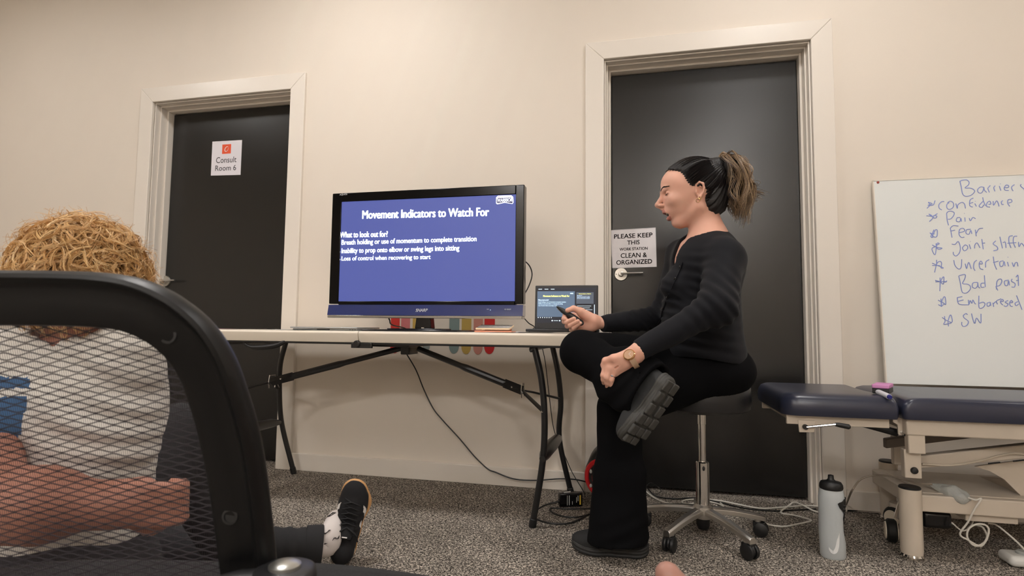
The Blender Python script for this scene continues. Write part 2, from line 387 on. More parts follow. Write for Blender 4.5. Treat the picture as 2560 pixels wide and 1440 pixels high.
# centre mounting bracket
b = MB(); b.box((-1.16,-.52,TZ-.064),(-.93,-.13,TZ-.046)); b.box((-1.02,-.40,TZ-.10),(-.98,-.30,TZ-.065)); b.build('centre_bracket', M_leg, t, bevel=.003)
def leg_set(xt, xb_f, xb_r, sgn):
    # front and rear leg: bent tube from the underside, bowing, to the floor
    yf0, yf1, yr0, yr1 = -.560, -.522, -.125, -.068
    for nm, y0, y1, xb in (('f',yf0,yf1,xb_f),('r',yr0,yr1,xb_r)):
        P = spline([(xt-sgn*.028,y0,TZ-.05),(xt,y0+.004*(1 if nm=='f' else -1),.56),(xt+sgn*.012,(y0*.75+y1*.25),.42),(xt+sgn*.004,(y0*.4+y1*.6),.25),(xb,y1,.012)], 7)
        l = MB().tube(P, .0125, 12).build('leg', M_leg, t)
        MB().lathe([(.001,-.012),(.0135,-.012),(.015,-.002),(.0145,.02),(.0128,.022)], P[-1], (P[-2]-P[-1]), 14).build('foot_cap', M_black, l)
    q = MB()
    q.tube([(xt-sgn*.028,yf0-.01,TZ-.055),(xt-sgn*.028,yr0+.01,TZ-.055)], .011, 10)
    q.build('top_crossbar', M_leg, t)
    c = MB(); P = [(xt+sgn*.006,yf0+.045,.265),(xt+sgn*.008,(yf0+yr0)/2,.268),(xt+sgn*.004,yr0+.012,.268)]
    c.tube([(xt+sgn*.006,-.553,.262),(xt+sgn*.006,-.50,.268),(xt+sgn*.006,-.34,.272),(xt+sgn*.006,-.18,.268),(xt+sgn*.006,-.108,.262)], [.012,.022,.027,.022,.012], 12, flat=1.0, upv=(0,0,1))
    c.build('leg_crossbar', M_leg, t)
    # diagonal brace: square tube to a fork that grips both legs
    J = Vector((xt-sgn*.115, -.35, .492)); T0 = Vector((-1.0+sgn*.04, -.35, TZ-.075))
    m_ = T0.lerp(J,.42); m2 = T0.lerp(J,.47)
    br = MB().tube([T0,m_,m2,J.lerp(T0,.16)], [.0125,.0125,.0155,.0155], 10).tube([J.lerp(T0,.17),J], [.019,.019], 4)
    br.build('brace', M_leg, t)
    for y in (yf0+.012, yr0-.012): MB().tube([J+Vector((0,.004 if y > -.3 else -.004,0)), J.lerp(Vector((xt,y,.445)),.25)+Vector((0,(y+.35)*.05,0)), (xt+sgn*.006,y,.44)], [.009,.010,.011], 8, flat=.5).build('brace_fork', M_leg, t)
    r = MB(); r.tube([J+Vector(v) for v in ((0,-.021,-.028),(0,-.025,.0),(0,-.02,.03),(0,.02,.03),(0,.025,0),(0,.021,-.028))], .0022, 6); r.build('locking_ring', M_chrome, t)
    for q_ in ((xt+sgn*.006,yf0-.012,.44),(xt+sgn*.006,yr0-.012,.44),J.lerp(T0,.09)+Vector((0,-.019,0))): MB().ball(q_, .0045, 8).build('rivet', M_chrome, t)
leg_set(-.374, -.409, -.320, 1)
leg_set(-1.795, -1.745, -1.737, -1)
# carry handle hanging under the front edge, left half
hd = MB(); P = spline([(-1.66,-.57,TZ-.05),(-1.655,-.58,.675),(-1.62,-.585,.660),(-1.56,-.585,.660),(-1.50,-.585,.668),(-1.462,-.585,.684),(-1.455,-.575,.70),(-1.475,-.57,.69),(-1.48,-.57,TZ-.05)], 6)
hd.tube(P, [.005+.006*math.exp(-((i/len(P)-.45)/.22)**2) for i in range(len(P))], 8); hd.build('carry_handle', M_black, t)
hk = MB().tube(spline([(-.405,-.57,TZ-.045),(-.415,-.57,.675),(-.412,-.57,.664),(-.402,-.57,.672)],5), .004, 8); hk.build('latch_hook', M_black, t)

# ================================================================= TELEVISION
TVY = -.40
def tv(px, py): return at(px, py, TVY)
x0, x1 = tv(826,640).x, tv(1309,640).x; zt = (tv(829,482).z+tv(1310,463).z)/2; zb = .790
t = thing('television', 'wide black flat-screen television showing a blue slide, standing on the folding table', 'television', ((x0+x1)/2, TVY+.04, TZ))
fz = zb+.058                                            # top of the glossy lower band
sc0, sc1 = tv(847,700).x, tv(1287,700).x; szt, szb = zt-.040, fz+.016
M_bez = mat('television gloss black', (6,6,7), .16, spec=.25)
bz = MB()
bz.box((x0,TVY,szb-.012),(sc0,TVY+.05,zt)); bz.box((sc1,TVY,szb-.012),(x1,TVY+.05,zt)); bz.box((sc0,TVY,szt),(sc1,TVY+.05,zt)); bz.box((sc0,TVY,fz),(sc1,TVY+.05,szb))
bz.box((sc0,TVY+.007,szb),(sc1,TVY+.05,szt))
bz.build('bezel', M_bez, t, bevel=.003)
MB().box((x0+.05,TVY+.05,zb+.03),(x1-.05,TVY+.095,zt-.03)).build('rear_housing', M_black, t, bevel=.02)
# lower band: gloss plastic, slightly bowed, a blue reflection painted into its colour
lb = MB(); N = 24
for i in range(N):
    xa, xb = x0+(x1-x0)*i/N, x0+(x1-x0)*(i+1)/N; ga, gb = [.004*math.sin(PI*k/N) for k in (i,i+1)]
    lb.add([(xa,TVY-ga,fz),(xb,TVY-gb,fz),(xb,TVY-.010-gb,zb+.012),(xa,TVY-.010-ga,zb+.012),(xa,TVY+.05,fz),(xb,TVY+.05,fz),(xb,TVY+.05,zb+.012),(xa,TVY+.05,zb+.012)],
           [(3,2,1,0),(4,5,6,7),(0,1,5,4),(2,3,7,6)]+([(0,4,7,3)] if i == 0 else [])+([(1,2,6,5)] if i == N-1 else []))
M_band = mat('television band painted reflection', (34,48,104), .10, coat=1.)
lb.build('lower_band', M_band, t, smooth=30)
MB().box((x0+.002,TVY-.012,zb),(x1-.002,TVY+.05,zb+.012)).build('silver_strip', mat('silver plastic strip', (176,172,166), .22, .85), t, bevel=.002)
# screen
M_scr = bpy.data.materials.new('slide blue'); M_scr.use_nodes = True
def _scr(m, col, e):
    nt = m.node_tree; b = nt.nodes['Principled BSDF']; b.inputs['Base Color'].default_value = (.01,.01,.015,1); b.inputs['Roughness'].default_value = .45
    b.inputs['Emission Strength'].default_value = e; b.inputs['Emission Color'].default_value = s2l(col)+(1,)
_scr(M_scr, (84,96,172), .92)
MB().box((sc0,TVY+.0040,szb),(sc1,TVY+.0072,szt)).build('screen', M_scr, t)
def emat(name, col, e=1.): return mat('lit '+name, col, .5, emit=e)
M_w = emat('white letters', (236,240,250), .95); ys = TVY+.0036; ux, uz = (1,0,0), (0,0,1)
sl = MB()
def line(mb, s, a, b, hpx, bold, Y, mi=0, **k):
    """letters from pixel a to pixel b baseline on plane Y, hpx = letter box height in px"""
    p, q = at(a[0],a[1],Y), at(b[0],b[1],Y); r = at(a[0],a[1]-hpx,Y)
    text(mb, s, p, (q-p), uz, (q-p).length, abs(r.z-p.z), bold, mi, **k)
line(sl, 'Movement Indicators to Watch For', (906,547), (1222,540), 20, .040, ys)
line(sl, 'What to look out for?', (850,594), (969,592), 14, .040, ys)
line(sl, 'Breath holding or use of momentum to complete transition', (854,616), (1191,607), 16, .022, ys)
line(sl, 'Inability to prop onto elbow or swing legs into sitting', (854,637), (1148,630), 16, .022, ys)
line(sl, 'Loss of control when recovering to start', (854,655), (1076,651), 14, .022, ys)
for px, py in ((849.5,608),(849.5,630),(849.5,649)):
    c = at(px,py,ys); sl.lathe([(.0002,0),(.0031,0),(.0002,-.0004)], c, (0,1,0), 10)
o = sl.build('slide_text', M_w, t, smooth=0); o['kind'] = 'stuff'
# WARRIOR logo: ribbon badge, white outline with dark letters
lg = MB(); L = lambda px, py, d=0: at(px, py, ys-d)
def poly(mb, pts, Y, mi=0): P = [at(px,py,Y) for px,py in pts]; mb.add(P, [tuple(range(len(P)))[::-1]], mi)
poly(lg, [(1240,494),(1245,489),(1278,488),(1283,492),(1284,506),(1281,510),(1262,507),(1243,511),(1240,508)], ys)
poly(lg, [(1242,497),(1246,495),(1277,494),(1281,497),(1282,505),(1280,508),(1262,505),(1244,508),(1242,506)], ys-.0002, 1)
poly(lg, [(1246,490.5),(1277,490),(1278,493),(1246,494)], ys-.0002, 2)
line(lg, 'WARRIOR', (1243.5,505.5), (1281,504), 9, .015, ys-.0003, 0, shear=.15)
line(lg, 'ALLIED HEALTH', (1248,493.5), (1276,493), 3, .03, ys-.0003, 0)
lg.build('slide_logo', [M_w, emat('logo dark', (40,34,70), .8), emat('logo lilac', (176,130,190), .9)], t, smooth=0)
br = MB(); line(br, 'SHARP', (1039,779.5), (1069,779), 7.5, .04, TVY-.0112, 0, shear=.25); line(br, 'AQUOS', (849,489.5), (868,488), 4.5, .0, TVY-.0006)
line(br, 'HDMI', (1217,774), (1222,774), 2, .02, TVY-.0088); line(br, 'HD READY', (1261,775), (1278,775), 3.2, .03, TVY-.0086)
o = br.build('brand_lettering', mat('faintly glowing silver letters', (225,225,225), .3, emit=.12), t, smooth=0); o['kind'] = 'stuff'  # lettering brightened by a faint emission added to its material
MB().ball(at(1226,775,TVY-.010), .0016, 8).build('power_light', emat('power lamp', (200,235,255), 1.5), t)
# stand
bx0, bx1 = at(935,825,TVY+.02).x, at(1165,825,TVY+.02).x; cx = (at(1045,805,TVY+.04).x+at(1087,805,TVY+.04).x)/2
s = MB(); s.box((bx0,TVY-.10,TZ+.0005),(bx1,TVY+.14,TZ+.008)); s.build('stand_base', M_blacksh, t, bevel=.003)
MB().box((bx0+.09,TVY-.04,TZ+.008),(bx1-.09,TVY+.09,TZ+.013)).build('base_plinth', M_blacksh, t, bevel=.002)
s = MB(); s.prism([(cx-.038,TVY+.0,TZ+.012),(cx+.038,TVY+.0,TZ+.012),(cx+.030,TVY+.0,zb+.02),(cx-.030,TVY+.0,zb+.02)], (0,.05,0)); s.build('stand_neck', M_blacksh, t, bevel=.004)
MB().box((cx-.006,TVY-.002,TZ+.014),(cx+.006,TVY-.0002,TZ+.018)).build('neck_badge', M_steel, t)

# ================================================================= THINGS ON THE TABLE
# closed silver laptop
Y = -.52; a, b = at(725,824,Y), at(893,824,Y)
t = thing('closed_laptop', 'closed silver-grey laptop lying on the left half of the folding table', 'laptop', ((a.x+b.x)/2, Y+.1, TZ))
M_lap = mat('silver laptop shell', (150,150,148), .4, .7)
MB().box((a.x+.012,Y,TZ+.001),(b.x,Y+.21,TZ+.0085)).build('base', mat('grey laptop base', (128,128,126), .45, .4), t, bevel=.003)
MB().box((a.x,Y-.002,TZ+.0098),(b.x,Y+.21,TZ+.015)).build('lid', M_lap, t, bevel=.003)
MB().box((a.x+.13,Y-.001,TZ+.0025),(a.x+.19,Y+.004,TZ+.0075)).build('port', M_black, t)
for k in range(3): MB().box((b.x-.035+.012*k,Y-.0008,TZ+.0035),(b.x-.031+.012*k,Y+.002,TZ+.0065)).build('port', M_black, t)
# papers left
def sheet(name, pts, z, m_, lab, cat, curl=0, group=None):
    s = MB(); n = 8; A, B, C_, D = [Vector(p) for p in pts]
    vs = []
    for i in range(n+1):
        for j in range(n+1):
            u, v = i/n, j/n; P = (A*(1-u)+B*u)*(1-v)+(D*(1-u)+C_*u)*v; vs.append((P.x,P.y,z+curl*(u**3)*.6+.0008*math.sin(5*u+3*v)**2))
    fs = [(i*(n+1)+j,(i+1)*(n+1)+j,(i+1)*(n+1)+j+1,i*(n+1)+j+1) for i in range(n) for j in range(n)]
    vb = [(x,y,zz-.0008) for x,y,zz in vs]; N = len(vs)
    s.add(vs+vb, fs+[tuple(q+N for q in f)[::-1] for f in fs])
    o = s.build(name, m_, None, smooth=60); return tag(o, lab, cat, group)
M_pap = mat('white paper', (238,236,234), .7)
sheet('paper_sheet', [(-1.62,-.585,0),(-1.38,-.590,0),(-1.36,-.36,0),(-1.60,-.34,0)], TZ+.0018, M_pap, 'white paper sheet lying between the pink leaflet and the closed laptop', 'paper', .002)
pk = sheet('leaflet', [(-1.90,-.585,0),(-1.635,-.585,0),(-1.66,-.42,0),(-1.87,-.42,0)], TZ+.0022, mat('pink leaflet print', (226,110,140), .5, noise=(22,0,(236,214,222))), 'pink and white printed leaflet at the left end of the folding table', 'leaflet', .003)
# papers right, under the open laptop
sheet('paper_sheet', [(-.60,-.575,0),(-.36,-.590,0),(-.33,-.45,0),(-.60,-.42,0)], TZ+.0018, M_pap, 'white paper sheet lying in front of the phone and the open laptop', 'paper', .001)
sheet('paper_sheet', [(-.48,-.592,0),(-.28,-.575,0),(-.30,-.44,0),(-.47,-.47,0)], TZ+.0040, mat('paper with red print', (240,232,230), .6), 'upper white paper sheet with a red edge, in front of the open laptop', 'paper', .003)
sheet('paper_sheet', [(-.250,-.42,0),(-.195,-.42,0),(-.195,-.12,0),(-.250,-.12,0)], TZ+.0018, M_pap, 'white paper sheet at the right end of the table, seen under the forearm', 'paper', .001)
# phone on peach wallet case
Y = -.55; a, b = at(1186,824,Y), at(1276,824,Y)
t = tag(MB().box((a.x,Y,TZ+.001),(b.x+.004,Y+.09,TZ+.007)).build('wallet_case', mat('peach leather', (228,150,118), .5, bump=(400,.2,.0004)), bevel=.0025), 'peach leather wallet case lying under the phone on the folding table', 'phone case')
t = thing('phone', 'dark-screened phone with a cream edge lying on the peach wallet case', 'phone', ((a.x+b.x)/2,Y+.04,TZ+.0075))
pc = Vector(((a.x+b.x)/2,Y+.042,TZ+.0205)); py2 = Vector((0,math.cos(.17),math.sin(.17))); pn = Vector((0,-math.sin(.17),math.cos(.17)))
MB().obox(pc, Vector(((b.x-a.x)/2-.003,0,0)), py2*.040, pn*.0042).build('phone_body', mat('cream phone case', (232,206,170), .4), t, bevel=.003)
MB().obox(pc+pn*.0040, Vector(((b.x-a.x)/2-.006,0,0)), py2*.037, pn*.0006).build('phone_screen', mat('phone glass', (10,12,30), .15), t)
MB().box((a.x+.01,Y+.055,TZ+.007),(b.x-.012,Y+.080,TZ+.0175)).build('phone_grip', mat('peach leather', (1,1,1)), t, bevel=.003)
k = MB(); k.box((a.x+.03,Y+.001,TZ+.010),(a.x+.042,Y+.0025,TZ+.0135)); k.build('phone_button', mat('cream phone case', (1,1,1)), t)
# open laptop
LY = -.40; TL, TR, BL = at(1331,714,LY), at(1489,717,LY), at(1346,826,LY-.0)
t = thing('open_laptop', 'open black laptop with presenter view on its screen, right end of the table', 'laptop', ((TL.x+TR.x)/2,LY-.05,TZ))
A = Vector((TL.x+.013,LY-.012,TZ+.016)); B = Vector((TR.x+.010,LY-.006,TZ+.016)); uL = (TL-A).normalized(); h = (TL-A).length; ur = (B-A).normalized(); wL = (B-A).length
nn = ur.cross(uL).normalized(); uL = nn.cross(ur).normalized()
ld = MB().obox(A+ur*wL/2+uL*h/2-nn*(-.0035)*-1, ur*wL/2, uL*h/2, nn*.0035); ld.build('lid', mat('dark laptop shell', (26,27,30), .4), t, bevel=.003)
S = lambda u, v, d=.0: A+ur*(wL*u)+uL*(h*v)+nn*(.0004+d)
def rect(mb, u0, v0, u1, v1, d=0, mi=0): quad(mb, [S(u0,v0,d),S(u1,v0,d),S(u1,v1,d),S(u0,v1,d)], mi)
lc = MB(); mts = [emat('laptop dark', (24,27,38), .7), emat('laptop slide', (78,96,118), .85), emat('laptop notes', (72,80,92), .8), emat('laptop text', (214,232,245), .9), emat('laptop title', (236,232,150), .95), emat('laptop black', (10,11,22), .7)]
rect(lc,.035,.145,.965,.945,.0,0); rect(lc,.035,.28,.635,.865,.0004,1); rect(lc,.660,.58,.93,.84,.0004,2); rect(lc,.660,.15,.93,.56,.0004,5)
def lt(s, u, v, wd, ht, mi, bold=.02):
    text(lc, s, S(u,v,.0008), ur, uL, wL*wd, h*ht, bold, mi, thick=.0001)
lt('Movement Indicators to Watch For', .13,.735,.42,.040,4,.04); lt('What to look out for?', .05,.650,.17,.027,3,.04)
lt('Breath holding or use of momentum to complete transition', .055,.600,.44,.027,3); lt('Inability to prop onto elbow or swing legs into sitting', .055,.560,.39,.027,3); lt('Loss of control when recovering to start', .055,.520,.30,.025,3)
lt('WARRIOR', .56,.80,.05,.025,3,.06)
lt('Movement Indicators to Watch For', .70,.795,.19,.018,4); lt('What to look out for?', .67,.760,.08,.014,3)
for i in range(3): lt(('Breath holding or use of momentum to complete','Inability to prop onto elbow or swing legs','Loss of control when recovering to start position')[i], .67,.735-.022*i,.20,.014,3)
for i in range(9):
    wd = (.22,.20,.24,.07,.235,.21,.24,.17,.22)[i]; rect(lc,.672,.525-.042*i,.672+wd,.533-.042*i,.0006,3)
for i in range(3): rect(lc,.05+.10*i,.905,.11+.10*i,.918,.0006,3)
for i in range(7):
    c = S(.055+.035*i,.262,.0005); lc.lathe([(.0001,0),(.0022,0),(.0001,.0003)], c, nn, 6, 3)
for u in (.28,.40): lc.lathe([(.0001,0),(.003,0),(.0001,.0003)], S(u,.195,.0005), nn, 10, 3)
rect(lc,.305,.19,.375,.20,.0005,3); rect(lc,.938,.16,.948,.56,.0006,3)
lc.build('screen', mts, t, smooth=0)
kb = MB().box((A.x-.004,A.y-.165,TZ+.0055),(B.x+.006,A.y+.004,TZ+.0165)); kb.build('keyboard_base', mat('dark laptop shell', (1,1,1)), t, bevel=.003)
ks = MB()
for i in range(12):
    for j in range(4):
        kx = A.x+.012+(wL-.03)*i/11.5; ky = A.y-.030-.018*j; ks.box((kx,ky-.007,TZ+.0165),(kx+(wL-.03)/14,ky+.007,TZ+.018))
ks = ks.build('keys', M_black, t); ks['kind'] = 'stuff'
MB().box((A.x+.012,A.y-.0015,A.z+.006),(A.x+.024,A.y-.0005,A.z+.011)).build('badge', M_black, t)

# ================================================================= CABLES
M_cab = mat('black cable', (14,13,13), .45); M_cabw = mat('white cable', (214,210,200), .45)
def cable(name, pts, r, m_, lab, cat='cable', n=8):
    return tag(MB().tube(spline(pts, n), r, 8).build(name, m_), lab, cat)
P = lambda px, py, Y: at(px, py, Y)
cable('video_cable', [P(1300,650,-.33),P(1312,653,-.33),P(1325,667,-.31),P(1330,688,-.30),P(1322,715,-.31),P(1309,738,-.34),P(1300,745,-.345)], .0026, M_cab, 'black cable looping out from the right side of the television')
cable('video_cable', [P(1302,786,-.33),P(1310,795,-.32),P(1322,808,-.32),P(1336,818,-.35),(A.x-.012,A.y-.05,TZ+.006),(A.x-.004,A.y-.06,TZ+.010)], .0024, M_cab, 'black cable running from the television corner down to the open laptop')
cable('power_lead', [P(970,791,-.31),P(974,800,-.29),P(980,812,-.22),(-1.155,-.035,TZ+.01),(-1.12,-.028,.70),P(1003,860,-.03),P(1016,884,-.03),P(1040,925,-.03),P(1059,972,-.03),P(1083,1021,-.03),P(1107,1051,-.03),P(1150,1098,-.03),P(1187,1142,-.03),P(1219,1172,-.03),P(1240,1181,-.035),P(1283,1197,-.04),P(1337,1201,-.04),P(1400,1197,-.04),P(1440,1199,-.04),P(1470,1206,-.06)], .0032, M_cab, 'long black lead hanging down the wall from the television under the table', n=6)
cable('thin_lead', [P(1352,840,-.038),P(1356,870,-.03),P(1363,905,-.03),P(1372,980,-.03),P(1382,1060,-.03),P(1392,1095,-.03),P(1408,1130,-.035),P(1430,1180,-.04),(-.262,-.07,.02),P(1462,1244,-.09)], .0019, M_cab, 'thin black lead hanging behind the right legs of the table')
# power adapter lying on its edge
c = atz(1425,1268,0.0); t = thing('power_adapter', 'black laptop power adapter with yellow and white sticker on the carpet', 'power adapter', (c.x,c.y,0))
ux_ = Vector((.93,.37,0)).normalized(); uy_ = Vector((-.37,.93,0)).normalized()
MB().obox((c.x,c.y+.01,.030), ux_*.050, uy_*.015, (0,0,.028)).build('body', M_blacksh, t, bevel=.004)
st = MB(); F0 = Vector((c.x,c.y+.01,.030))-uy_*.0153
def sr(mb, a, b, z0, z1, mi): quad(mb, [F0+ux_*a+Vector((0,0,z0)),F0+ux_*b+Vector((0,0,z0)),F0+ux_*b+Vector((0,0,z1)),F0+ux_*a+Vector((0,0,z1))], mi)
for a, b, z0, z1, mi in ((-.018,-.016,-.02,.02,0),(-.010,-.007,-.02,.02,0),(.004,.006,-.018,-.004,0),(.022,.024,-.01,.012,0),(.028,.031,-.004,.018,0),(.036,.042,-.019,.02,1)): sr(st,a,b,z0,z1,mi)
st.build('rating_sticker', [mat('sticker white', (200,200,196), .5), mat('sticker yellow', (214,178,60), .5)], t, smooth=0)
MB().tube([F0+ux_*-.03+uy_*.01+Vector((0,0,.029)),F0+ux_*.0+uy_*.012+Vector((0,0,.032))], .0035, 6).build('cable_tie', mat('velcro grey', (170,170,168), .8), t)
g = lambda px, py, z=.004: atz(px, py, z)
cable('mains_lead', [F0+ux_*-.05+Vector((0,0,0))+uy_*.015,g(1395,1254,.015),g(1365,1262),g(1342,1275),g(1336,1290),g(1352,1302),g(1385,1309),g(1422,1308),g(1450,1298),g(1470,1287),g(1500,1278)], .0034, M_cab, 'black mains lead curling in a big loop on the carpet behind the table leg')
cable('mains_lead', [g(1500,1268),g(1470,1271),g(1420,1272),g(1385,1270),g(1375,1273),g(1385,1283),g(1410,1291),g(1440,1293),g(1465,1288),g(1500,1280,.008)], .0030, M_cab, 'black lead coiled in a smaller loop in front of the adapter')
# black case with the red ring by the wall
c = atz(1520,1240,0); t = thing('round_speaker', 'black rounded speaker with a red ring, half hidden behind the standing leg', 'speaker', (-.135,-.10,0))
sp = MB(); prof = []
cxs, cz = -.150, .128
def egg(r, y): return [(cxs+r*.80*math.cos(k*PI/16)*(1 if math.sin(k*PI/16) < .2 else .96), y, cz+r*math.sin(k*PI/16)*(1.0 if math.sin(k*PI/16) > 0 else 1.0)) for k in range(32)]
rings = [egg(.06,-.20),egg(.10,-.198),egg(.114,-.185),egg(.120,-.15),egg(.120,-.08),egg(.108,-.045),egg(.06,-.035)]
vs = [v for r in rings for v in r]; sp.add(vs, [(i*32+k,i*32+(k+1)%32,(i+1)*32+(k+1)%32,(i+1)*32+k) for i in range(6) for k in range(32)]+[tuple(range(32))[::-1],tuple(range(192,224))])
sp.build('body', mat('black rubberised case', (20,22,21), .38), t)
rg = MB(); rg.lathe([(.078,-.0),(.080,-.006),(.092,-.008),(.096,-.004),(.096,.004),(.078,.004)], (cxs-.006,-.199,.112), (0,1,0), 40, sx=.85); rg.build('red_ring', mat('red plastic', (196,30,34), .35), t)
rg = MB().lathe([(.001,.012),(.03,.010),(.06,.002),(.076,-.003),(.076,.004),(.001,.014)], (cxs-.006,-.200,.112), (0,1,0), 32, sx=.85); rg.build('speaker_cone', M_black, t)
for z_ in (.145,.085): MB().ball((cxs-.068,-.206,z_), (.006,.003,.009), 8).build('screw_cover', mat('grey cap', (190,188,184), .4), t)
rg = MB().box((cxs-.05,-.17,0),(cxs+.05,-.06,.012)).build('foot_pad', M_black, t)

# ================================================================= SIGNS ON THE DOORS
SY = .1235
def plate(name, quadpx, m_, lab):
    P = [at(px,py,SY) for px,py in quadpx]; s = MB().prism([P[3],P[2],P[1],P[0]], (0,.0013,0))
    o = s.build(name, m_, None, smooth=0); return tag(o, lab, 'sign'), P
o, P = plate('room_sign', [(531,354),(605,350),(601,437),(527,439)], mat('sign white', (226,222,228), .5), 'white sign reading Consult Room 6 with an orange logo on the left door')
tx = MB(); line(tx, 'Consult', (540,408), (591,405.5), 14.5, -.010, SY-.0004, 0); line(tx, 'Room 6', (538,427.5), (590,425.5), 13.5, -.010, SY-.0004, 0); tx = tx.build('lettering', mat('sign letters', (44,44,48), .6), o, smooth=0); tx['kind'] = 'stuff'
lg = MB(); poly(lg, [(556,361.5),(578,360),(577,383.5),(555,385)], SY-.0004); lgo = lg.build('logo_square', mat('sign orange', (226,84,44), .5), o, smooth=0)
c = at(566.5,372.5,SY-.001); rr = []
for k in range(27):
    a = .9+k/26*5.9; ex, ez = .0125*math.cos(a), .0145*math.sin(a); rr.append(c+Vector((ex*.9+ez*.28,0,ez)))
MB().tube(rr, [.0006+.0016*math.sin(PI*min(1,(i+1)/24)) for i in range(27)], 6, flat=.4, upv=(0,1,0)).build('logo_ring', M_pap, lgo)
o, P = plate('notice', [(1527,575.5),(1639,569),(1641.5,667),(1531,670.5)], mat('laminated paper', (224,220,222), .25), 'laminated notice reading please keep this work station clean and organized')
tx = MB()
for s, a, b, hh in (('PLEASE KEEP',(1535.5,597),(1631,592.5),11),('THIS',(1568,612),(1599,610.5),10.5),('WORK STATION',(1549,627),(1619,624),7),('CLEAN &',(1552,645),(1617,642.5),11.5),('ORGANIZED',(1541,662),(1630,658.5),11)):
    line(tx, s, a, b, hh, .018, SY-.0006, 0)
tx = tx.build('lettering', mat('notice letters', (34,32,34), .6), o, smooth=0); tx['kind'] = 'stuff'
q = MB()
for (a, b) in (((1527,575.5),(1639,569)),((1639,569),(1641.5,667)),((1531,670.5),(1641.5,667)),((1527,575.5),(1531,670.5))):
    q.tube([at(*a,SY),at(*b,SY)], .0011, 4)
q.build('laminate_edge', mat('clear laminate', (190,188,190), .15), o)

# ================================================================= WHITEBOARD leaning on the wall, standing on the couch
ZBc = .542
TLw, BLw = at(2183,452,-.016), Vector((.972,-.078,ZBc))
n_ = Vector((0,-(TLw.z-BLw.z),-(TLw.y-BLw.y))).normalized(); 
du = (TLw-BLw); ux_w = Vector((1,0,0)); uy_w = Vector((0,du.y,du.z)).normalized(); nw = ux_w.cross(uy_w)
Hh = du.z/uy_w.z; Ww = 1.2
t = thing('whiteboard', 'white dry-erase board with blue handwriting leaning on the wall, right of the door', 'whiteboard', (TLw.x+.3,-.06,ZBc))
O = Vector((TLw.x,BLw.y,ZBc))
MB().obox(O+ux_w*Ww/2+uy_w*Hh/2-nw*.006, ux_w*Ww/2, uy_w*Hh/2, nw*.006).build('board', mat('whiteboard enamel', (230,233,231), .12, coat=.3), t, bevel=.002)
e = MB(); e.obox(O+uy_w*Hh/2-nw*.006, ux_w*.002, uy_w*(Hh/2+.002), nw*.0075); e.obox(O+ux_w*Ww/2+uy_w*Hh-nw*.006, ux_w*Ww/2, uy_w*.002, nw*.0075)
e.build('edge_trim', mat('white board edge', (225,218,205), .4), t)
def onb(px, py, lift=.0008):
    r = ray(px, py); d = (O+nw*lift-CAM).dot(nw)/r.dot(nw); return CAM+r*d
sc = MB(); sc.lathe([(.001,.0),(.0055,.0),(.0045,.003),(.001,.0035)], onb(2195,456,.0), nw, 12); sc.build('screw_cap', mat('red-brown cap', (150,52,40), .5), t)
